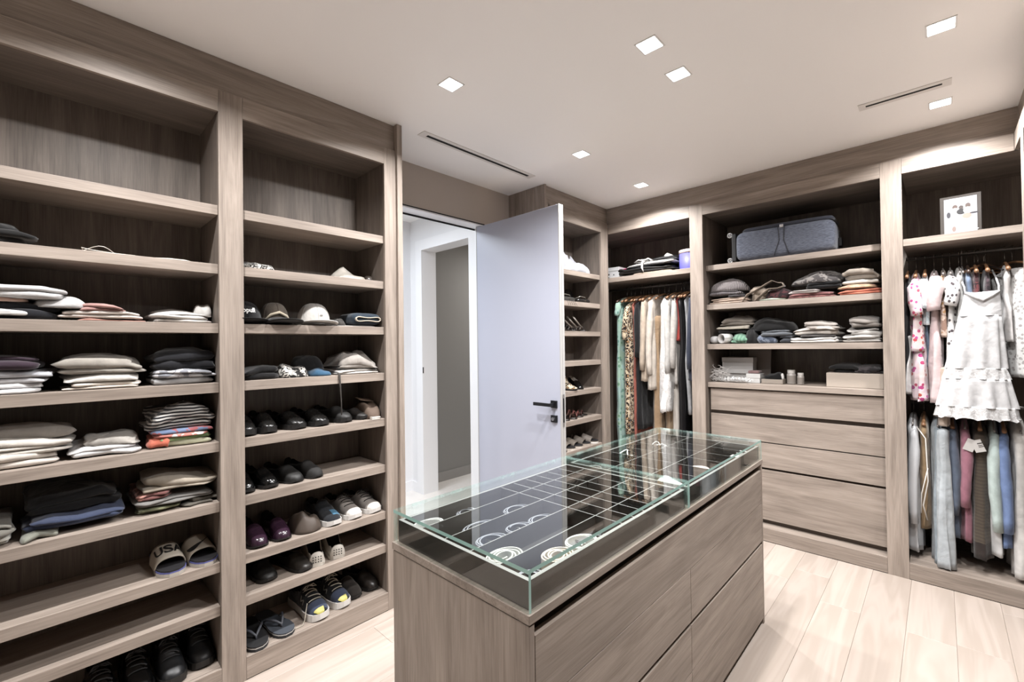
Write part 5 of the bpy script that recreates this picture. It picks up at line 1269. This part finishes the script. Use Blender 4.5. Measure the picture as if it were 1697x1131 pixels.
def garment(name, label, cat, x, ztop, L, mat, hw=.19, th=.028, sl=0, flare=1.0, waist=.9, rz=0, seed=0, group=None, y=3.948, neck=.05, rip=.010, nk=5, drop=.075, mat2=None, hem=0, sleeve_mat=None, scal=0, sr=.038, tiers=()):
    r = thing(name, label, cat, (x, y, ztop), rz, group)
    rows, nr = 26, 36; V = []; F = []; mi = []
    for i in range(rows):
        t = i/(rows-1); 
        if t < .12: w = neck+(hw-neck)*(t/.12)**.7; z = -drop*(t/.12)**1.3
        else:
            u = (t-.12)/.88; z = -drop-(L-drop)*u
            w = hw*(1+(waist-1)*math.sin(PI*min(1, u*2.0)) * (1 if u < .5 else 0) + (flare-1)*max(0, u)**1.3)
        for tz in tiers:
            if t > tz: w *= 1.06
        thk = th*(.45+.55*min(1, t/.12))*(1+(flare-1)*.8*t)
        for k in range(nr):
            a = 2*PI*k/nr; cy_, sx_ = math.cos(a), math.sin(a)
            yy = w*spow(cy_, .8); xx = thk*spow(sx_, .7)
            ph = nk*PI*yy/hw*.5+seed
            xx += rip*(.2+t)*math.sin(ph*2.1+seed)*min(1, t*3) + .006*nz(yy*9+seed, z*5, seed)
            yy += .012*t*nz(z*6, a, seed+3)+ .004*math.sin(k*2.6+seed)*t*(1 if abs(cy_) > .8 else 0)
            zz = z + (scal*abs(math.sin(k*1.5)) if i == rows-1 else 0) - .01*t*nz(a*2, seed, 1)
            V.append((xx, yy, zz))
    for i in range(rows-1):
        for k in range(nr):
            F.append((i*nr+k, (i+1)*nr+k, (i+1)*nr+(k+1) % nr, i*nr+(k+1) % nr)); mi.append(1 if (mat2 and i/(rows-1) > 1-hem) else 0)
    F.append(tuple(range(nr))); mi.append(0); F.append(tuple((rows-1)*nr+k for k in range(nr))[::-1]); mi.append(1 if mat2 else 0)
    obj('body', V, F, [mat]+([mat2] if mat2 else []), r, True, midx=mi)
    if sl:
        for s in (-1, 1):
            mb = MB(); n = 9; P_ = []; rad = []
            for k in range(n):
                u = k/(n-1); P_.append((.008*math.sin(u*5+seed+s), s*(hw-.028+.035*math.sin(u*1.9)), -drop*.8-sl*u)); rad.append(sr*(.55+.45*min(1, u*4))*(1-.25*u)+.002*math.sin(u*17+seed))
            mb.tube(P_, rad, 10); o_ = mb.obj('sleeve', sleeve_mat or mat, r, True); o_.scale = (.8, 1, 1)
    return r
GH = 'clothes on the left hanging rail'
LH = [  # x, ztop, L, material, kwargs, short, label, category
 (-2.205, 1.915, 1.48, P('#9DBFAF', '#6C9C86', 'floral', .9), dict(hw=.19, flare=1.05, sl=.12, th=.035), 'mint floral dress', 'long mint green floral dress at the left end of the left rail', 'dress'),
 (-2.118, 1.865, 1.24, P('#D8C3A2', '#2A1E18', 'leopard', 1.15), dict(hw=.20, flare=1.08, th=.036, sl=.30), 'leopard dress', 'leopard print dress on the left rail', 'dress'),
 (-2.058, 1.90, 1.30, P('#B0604F'), dict(hw=.17, flare=1.0, th=.020), 'rust dress', 'rust coral long dress behind the leopard one', 'dress'),
 (-2.005, 1.90, 1.22, P('#19181A'), dict(hw=.19, th=.026, sl=.5), 'black dress', 'black long dress between the rust dress and the beige coat', 'dress'),
 (-1.945, 1.905, .78, P('#C7B49F'), dict(hw=.20, th=.034, sl=.62), 'beige coat', 'beige jacket with long sleeves on the left rail', 'jacket'),
 (-1.880, 1.91, .86, P('#D9CDBF'), dict(hw=.20, th=.034, sl=.66), 'cream coat', 'cream coat with wide cuffs beside the beige jacket', 'coat'),
 (-1.780, 1.885, 1.02, P('#EFEDEB', '#DDD9D5', 'patch', 1.4), dict(hw=.17, th=.045, flare=1.2, rz=.3, y=3.90, scal=.02, tiers=(.72, .9), rip=.014, neck=.06), 'lace dress', 'white lace dress with fringed hem turned to the front of the left rail', 'dress'),
 (-1.715, 1.905, .84, P('#CFCBC6'), dict(hw=.20, th=.030, sl=.64, flare=.95), 'white shirt', 'long pale grey shirt right of the white lace dress', 'shirt'),
 (-1.664, 1.91, .80, P('#C9C3BC'), dict(hw=.19, th=.018, sl=.6), 'stone shirt', 'stone coloured shirt behind the pale grey one', 'shirt'),
 (-1.640, 1.905, .42, P('#CF4A41'), dict(hw=.175, th=.012), 'red top', 'bright red top glimpsed near the right of the left rail', 'top'),
 (-1.608, 1.905, 1.36, leather('#1B1A1C', .35), dict(hw=.185, th=.026, sl=.0), 'black leather coat', 'black leather long coat near the right of the left rail', 'coat'),
 (-1.560, 1.90, 1.05, P('#A9A9AB'), dict(hw=.18, th=.022, flare=.8), 'grey satin top', 'grey satin garment with a pale edge left of the navy jacket', 'garment'),
 (-1.515, 1.905, .76, P('#3C4152'), dict(hw=.20, th=.030, sl=.60), 'navy jacket', 'navy jacket at the right end of the left rail', 'jacket')]
for k, (x, zt_, L_, m_, kw, sh, lb, ct) in enumerate(LH):
    garment('hanging_'+{'top': 'camisole'}.get(ct, ct), lb, ct, x, zt_, L_, m_, seed=k*1.7, group=GH, **kw)
    hanger('wooden hanger holding the '+sh, x, 2.0, WOODH if k % 3 else DKH, rz=kw.get('rz', 0), yr=kw.get('y', 3.948) if False else 3.948)
for k, (x, sh) in enumerate([(-2.16, 'the mint and leopard dresses'), (-2.03, 'the rust and black dresses'), (-1.975, 'the black dress and the beige jacket'), (-1.82, 'the cream coat and the lace dress'), (-1.59, 'the leather coat and the satin garment')]):
    hanger('empty wooden hanger between '+sh, x, 2.0, WOODH, w=.19)
garment('hanging_skirt', 'long tan pleated skirt hanging below the cream coat', 'skirt', -1.845, 1.72, 1.08, P('#A88A68'), hw=.13, th=.040, seed=3, rip=.02, nk=9, neck=.08, drop=.02, group=GH, y=3.93)
garment('hanging_trousers', 'tan trousers hanging right of the tan pleated skirt', 'trousers', -1.755, 1.70, 1.06, P('#B59B7C'), hw=.12, th=.035, seed=5, rip=.012, nk=6, neck=.08, drop=.02, group=GH, y=3.95)
garment('hanging_trousers', 'ivory satin trousers below the pale grey shirt', 'trousers', -1.685, 1.70, 1.12, flat('#CFC8C0', .35, name='satin', bump=.3), hw=.12, th=.024, seed=6, rip=.012, nk=4, neck=.08, drop=.02, group=GH, y=3.93)
garment('hanging_dress', 'pale green printed skirt end below the mint dress', 'skirt', -2.17, 1.70, 1.24, P('#B5D6C4', '#79B3A0', 'patch', 1.0), hw=.15, th=.018, seed=7, rip=.01, group=GH, y=3.98, neck=.08, drop=.02)

GR2 = 'clothes on the upper right rail'
RH = [
 (-.145, 1.90, .78, P('#1E1D20'), dict(hw=.18, th=.016), 'black top', 'black narrow top at the left end of the upper right rail', 'top', WOODH),
 (-.105, 1.90, .50, P('#F0D9DC', '#D64F86', 'floral', 1.3), dict(hw=.205, th=.030, sl=.22, flare=1.12, sr=.05), 'pink floral dress', 'white and pink floral ruffled blouse on the upper right rail', 'blouse', WOODH),
 (-.062, 1.90, .34, P('#C7D6DE', '#EEF2F4', 'patch', 1.4), dict(hw=.20, th=.018, sl=.18), 'pale blue lace top', 'pale blue lace top beside the pink floral one', 'top', WOODH),
 (-.020, 1.905, .82, P('#E8CFCF'), dict(hw=.21, th=.026, flare=1.25, sl=.20, sr=.055, waist=.8), 'pale pink dress', 'pale pink dress with puff sleeves flaring to its hem', 'dress', PLH),
 (.020, 1.905, .42, P('#A3806E', '#D9C0AE', 'leopard', .8), dict(hw=.20, th=.016), 'brown print top', 'brown printed top behind the dotted white one', 'top', PLH),
 (.052, 1.90, .66, P('#EDEAE8', '#5A5053', 'floral', 1.5), dict(hw=.205, th=.022, sl=.17, sr=.05, flare=1.1), 'white dotted dress', 'white dress dotted with small dark flowers', 'dress', PLH),
 (.092, 1.91, .60, P('#D9D8D4'), dict(hw=.21, th=.022, sl=.0, flare=1.05), 'pale linen dress', 'pale grey linen dress with banded seams', 'dress', PLH),
 (.128, 1.90, .55, P('#8FA4C4'), dict(hw=.20, th=.018), 'light blue shirt', 'light blue denim shirt with scalloped edge', 'shirt', DKH),
 (.160, 1.895, .62, P('#4A2F33', '#8C4A4E', 'patch', .8), dict(hw=.19, th=.020), 'dark floral dress', 'dark red and purple floral dress behind the white sundress', 'dress', WOODH),
 (.205, 1.885, .70, P('#3A3136', '#5E4A52', 'patch', .9), dict(hw=.19, th=.016), 'dark violet top', 'dark violet printed top under the wooden hanger', 'top', WOODH),
 (.315, 1.87, .62, P('#E9E8E6', '#B5B0AE', 'floral', 1.8), dict(hw=.19, th=.040, sl=.30, flare=1.15, rz=.5, y=3.86, sr=.045), 'white sprigged dress', 'white sprigged dress at the right edge of the upper right rail', 'dress', WOODH),
 (.285, 1.90, .45, P('#E2DEDC'), dict(hw=.19, th=.018), 'second white top', 'plain white top behind the sprigged dress', 'top', WOODH)]
for k, (x, zt_, L_, m_, kw, sh, lb, ct, hm) in enumerate(RH):
    garment('hanging_'+{'top': 'camisole'}.get(ct, ct), lb, ct, x, zt_, L_, m_, seed=k*2.3+1, group=GR2, **kw)
    hanger(('wooden' if hm in (WOODH, DKH) else 'grey plastic')+' hanger holding the '+sh, x, 2.0, hm, rz=kw.get('rz', 0), kind='wood' if hm != PLH else 'plastic')
hanger('grey plastic hanger with thick hook in the middle of the upper right rail', .105, 2.0, PLH, kind='thick', w=.2)
hanger('black wire hanger with clips over the light blue shirt', .175, 2.0, flat('#1A191A', .4), kind='plastic', w=.19, rz=.5)
garment('hanging_skirt', 'pink and green floral skirt low on the upper right rail', 'skirt', -.095, 1.56, .47, P('#F1D7DE', '#C43F7A', 'floral', 1.1), hw=.16, th=.030, seed=4, flare=1.15, rip=.016, neck=.12, drop=.01, group=GR2, y=3.90)
garment('hanging_skirt', 'white ruffled skirt peeping out at the bottom left of the upper rail', 'skirt', -.140, 1.50, .37, P('#E9E7E5'), hw=.19, th=.014, seed=9, flare=1.05, rip=.012, neck=.14, drop=.01, group=GR2)
garment('hanging_skirt', 'slate blue skirt behind the pink floral skirt', 'skirt', -.052, 1.60, .30, P('#66788C'), hw=.17, th=.014, seed=10, neck=.14, drop=.01, group=GR2)
garment('hanging_scarf', 'beige scarf end hanging below the pale pink dress', 'scarf', .012, 1.30, .35, P('#D3BEAC'), hw=.055, th=.020, seed=12, neck=.05, drop=.01, group=GR2, y=3.76, rip=.006)
# the white sundress turned to the front
sdg = thing('hanging_sundress', 'white tiered sundress with scalloped lace hem facing forward', 'dress', (.142, 3.700, 1.80), R(4), GR2)
def tier(name, z0, z1, w0, w1, d0, d1, mat, sd, amp=.010, kf=22, scal=0, par=sdg, xoff=(0, 0), dip=0):
    n, rows = 72, 9; V = []; F = []
    for i in range(rows):
        t = i/(rows-1); w = w0+(w1-w0)*t; d = d0+(d1-d0)*t; z = z0+(z1-z0)*t; xo = xoff[0]+(xoff[1]-xoff[0])*t
        for k in range(n):
            a = 2*PI*k/n; q = amp*(.25+.75*t)*math.sin(a*kf/2+sd)+.5*amp*t*math.sin(a*kf*.31+sd*2)
            V.append((xo+(w+q)*math.cos(a), (d+q)*math.sin(a), z-dip*(1-t)*(1-abs(math.cos(a)))**.8*(1 if math.sin(a) < 0 else .2)+(scal*abs(math.sin(a*kf*.75)) if i == rows-1 else 0)))
    for i in range(rows-1):
        for k in range(n): F.append((i*n+k, (i+1)*n+k, (i+1)*n+(k+1) % n, i*n+(k+1) % n))
    F.append(tuple(range(n)))
    return obj(name, V, F, mat, par, True)
MWD = P('#DDDCDD'); MLC = P('#D2D0D0', '#EAEAEA', 'patch', 2.0)
tier('bodice', -.055, -.20, .070, .086, .018, .030, MWD, 1, .004, 10, xoff=(.035, .022), dip=.055)
tier('body', -.195, -.50, .085, .122, .028, .045, MWD, 2, .009, 18, xoff=(.022, 0))
tier('lace_band', -.497, -.56, .123, .135, .046, .05, MLC, 3, .007, 30)
tier('skirt_tier', -.556, -.72, .136, .162, .050, .062, MWD, 4, .012, 24)
tier('hem_lace', -.716, -.795, .163, .172, .063, .068, MLC, 5, .009, 40, .016)
mb = MB()
mb.tube([(-.046, .172, .072), (-.040, .10, .03), (-.034, .01, -.03), (-.032, -.004, -.075)], .0045, 6); mb.tube([(.108, .232, .080), (.106, .12, .03), (.103, .01, -.03), (.101, -.004, -.075)], .0045, 6)
mb.obj('shoulder_strap', MWD, sdg, True)
mb = MB(); mb.tube([(-.032, -.012, -.062), (-.005, -.022, -.085), (.035, -.028, -.112), (.075, -.022, -.085), (.102, -.012, -.062)], [.005, .008, .009, .008, .005], 8); mb.obj('neck_ruffle', MWD, sdg, True)
hg = hanger('wooden hanger turned forward holding the white sundress', .200, 2.0, WOODH, rz=R(-55), w=.13, hook=.075)
GR3 = 'clothes on the lower right rail'
M_SHINY = flat('#DCDDE0', .3, name='shiny_white_nylon', bump=.6)
QV = P('#5E5346', '#564B41', 'stripe_z', .9)
LRH = [
 (-.132, 0.985, .84, M_SHINY, dict(hw=.20, th=.030, sl=.60, rip=.014), 'shiny white jacket', 'shiny white jacket at the left end of the lower right rail', 'jacket'),
 (-.082, 0.985, .70, P('#A98C66'), dict(hw=.21, th=.026, sl=.0, flare=.75), 'tan dress', 'tan dress with white piping on the lower right rail', 'dress'),
 (-.018, 0.985, .88, P('#A8B4BC'), dict(hw=.21, th=.034, sl=.0, flare=1.0), 'pale grey blue jeans', 'pale grey blue washed jeans, the longest on the lower right rail', 'trousers'),
 (.046, 0.985, .70, P('#687488'), dict(hw=.21, th=.032, sl=.50), 'slate denim shirt', 'slate blue denim shirt with frayed seam', 'shirt'),
 (.098, 0.99, .72, P('#B5788A'), dict(hw=.205, th=.022, sl=.45), 'pink shirt', 'rose pink shirt on the lower right rail', 'shirt'),
 (.160, 0.97, .78, QV, dict(hw=.215, th=.040, sl=.0, flare=1.05, mat2=P('#3A302C'), hem=.14), 'quilted coat', 'brown quilted coat with dark fur hem on the lower right rail', 'coat'),
 (.218, 0.98, .76, P('#C9DBD6'), dict(hw=.205, th=.024, sl=.55, mat2=P('#DAD9D8'), hem=.62), 'mint and white shirt', 'mint and white colour block shirt left of the blue one', 'shirt'),
 (.256, 0.98, .70, P('#7C95C6'), dict(hw=.20, th=.022, sl=.55), 'mid blue shirt', 'mid blue shirt right of the mint and white one', 'shirt'),
 (.318, 1.00, .88, P('#E3DFDA'), dict(hw=.21, th=.038, sl=.0), 'cream coat', 'cream long coat at the right edge of the lower right rail', 'coat')]
for k, (x, zt_, L_, m_, kw, sh, lb, ct) in enumerate(LRH):
    garment('hanging_'+{'top': 'camisole'}.get(ct, ct), lb, ct, x, zt_, L_, m_, seed=k*1.3+2, group=GR3, y=3.963, **kw)
    hanger('lower rail hanger holding the '+sh, x, 1.062, WOODH if k % 2 else PLH, yr=3.963, kind='wood' if k % 2 else 'plastic', hook=.06)
# white piping of the tan dress, washed jeans leg over the plinth, care tags, collar
mb = MB(); mb.tube([(-.112, 3.775, .92), (-.074, 3.745, .86), (-.066, 3.742, .60), (-.090, 3.738, .45), (-.072, 3.745, .36)], .0035, 6); mb.tube([(-.066, 3.742, .68), (-.096, 3.738, .52), (-.100, 3.738, .40)], .003, 6)
tag(mb.obj('belt_tie', flat('#E4DFD8', .6), smooth=True), 'white piping cord running down the tan dress', 'cord')
garment('hanging_trousers', 'pale washed jeans leg hanging in front, its hem over the plinth', 'trousers', .006, .93, .82, P('#C3CBD0'), hw=.040, th=.024, seed=6, neck=.03, drop=.01, group=GR3, y=3.735, flare=1.5, rip=.012, nk=2)
for k, (x, rzz) in enumerate(((.118, .35), (.150, -.35))):
    t_ = thing('care_tag', 'left white paper tag on the quilted coat' if k == 0 else 'right white paper tag with small print on the quilted coat', 'tag', (x, 3.728-.003*k, .885))
    box('tag_card', -.022, .022, -.001, .001, -.07, .0, flat('#D5D2CE', .6), t_, rot=(0, rzz, 0))
    if k: 
        mb = MB(); mb.box(-.012, .012, -.0022, -.0014, -.022, -.016); mb.box(-.012, .008, -.0022, -.0014, -.032, -.029); mb.box(-.012, .010, -.0022, -.0014, -.040, -.037); mb.obj('printed_mark', flat('#4A4644', .6), t_, rot=(0, rzz, 0))
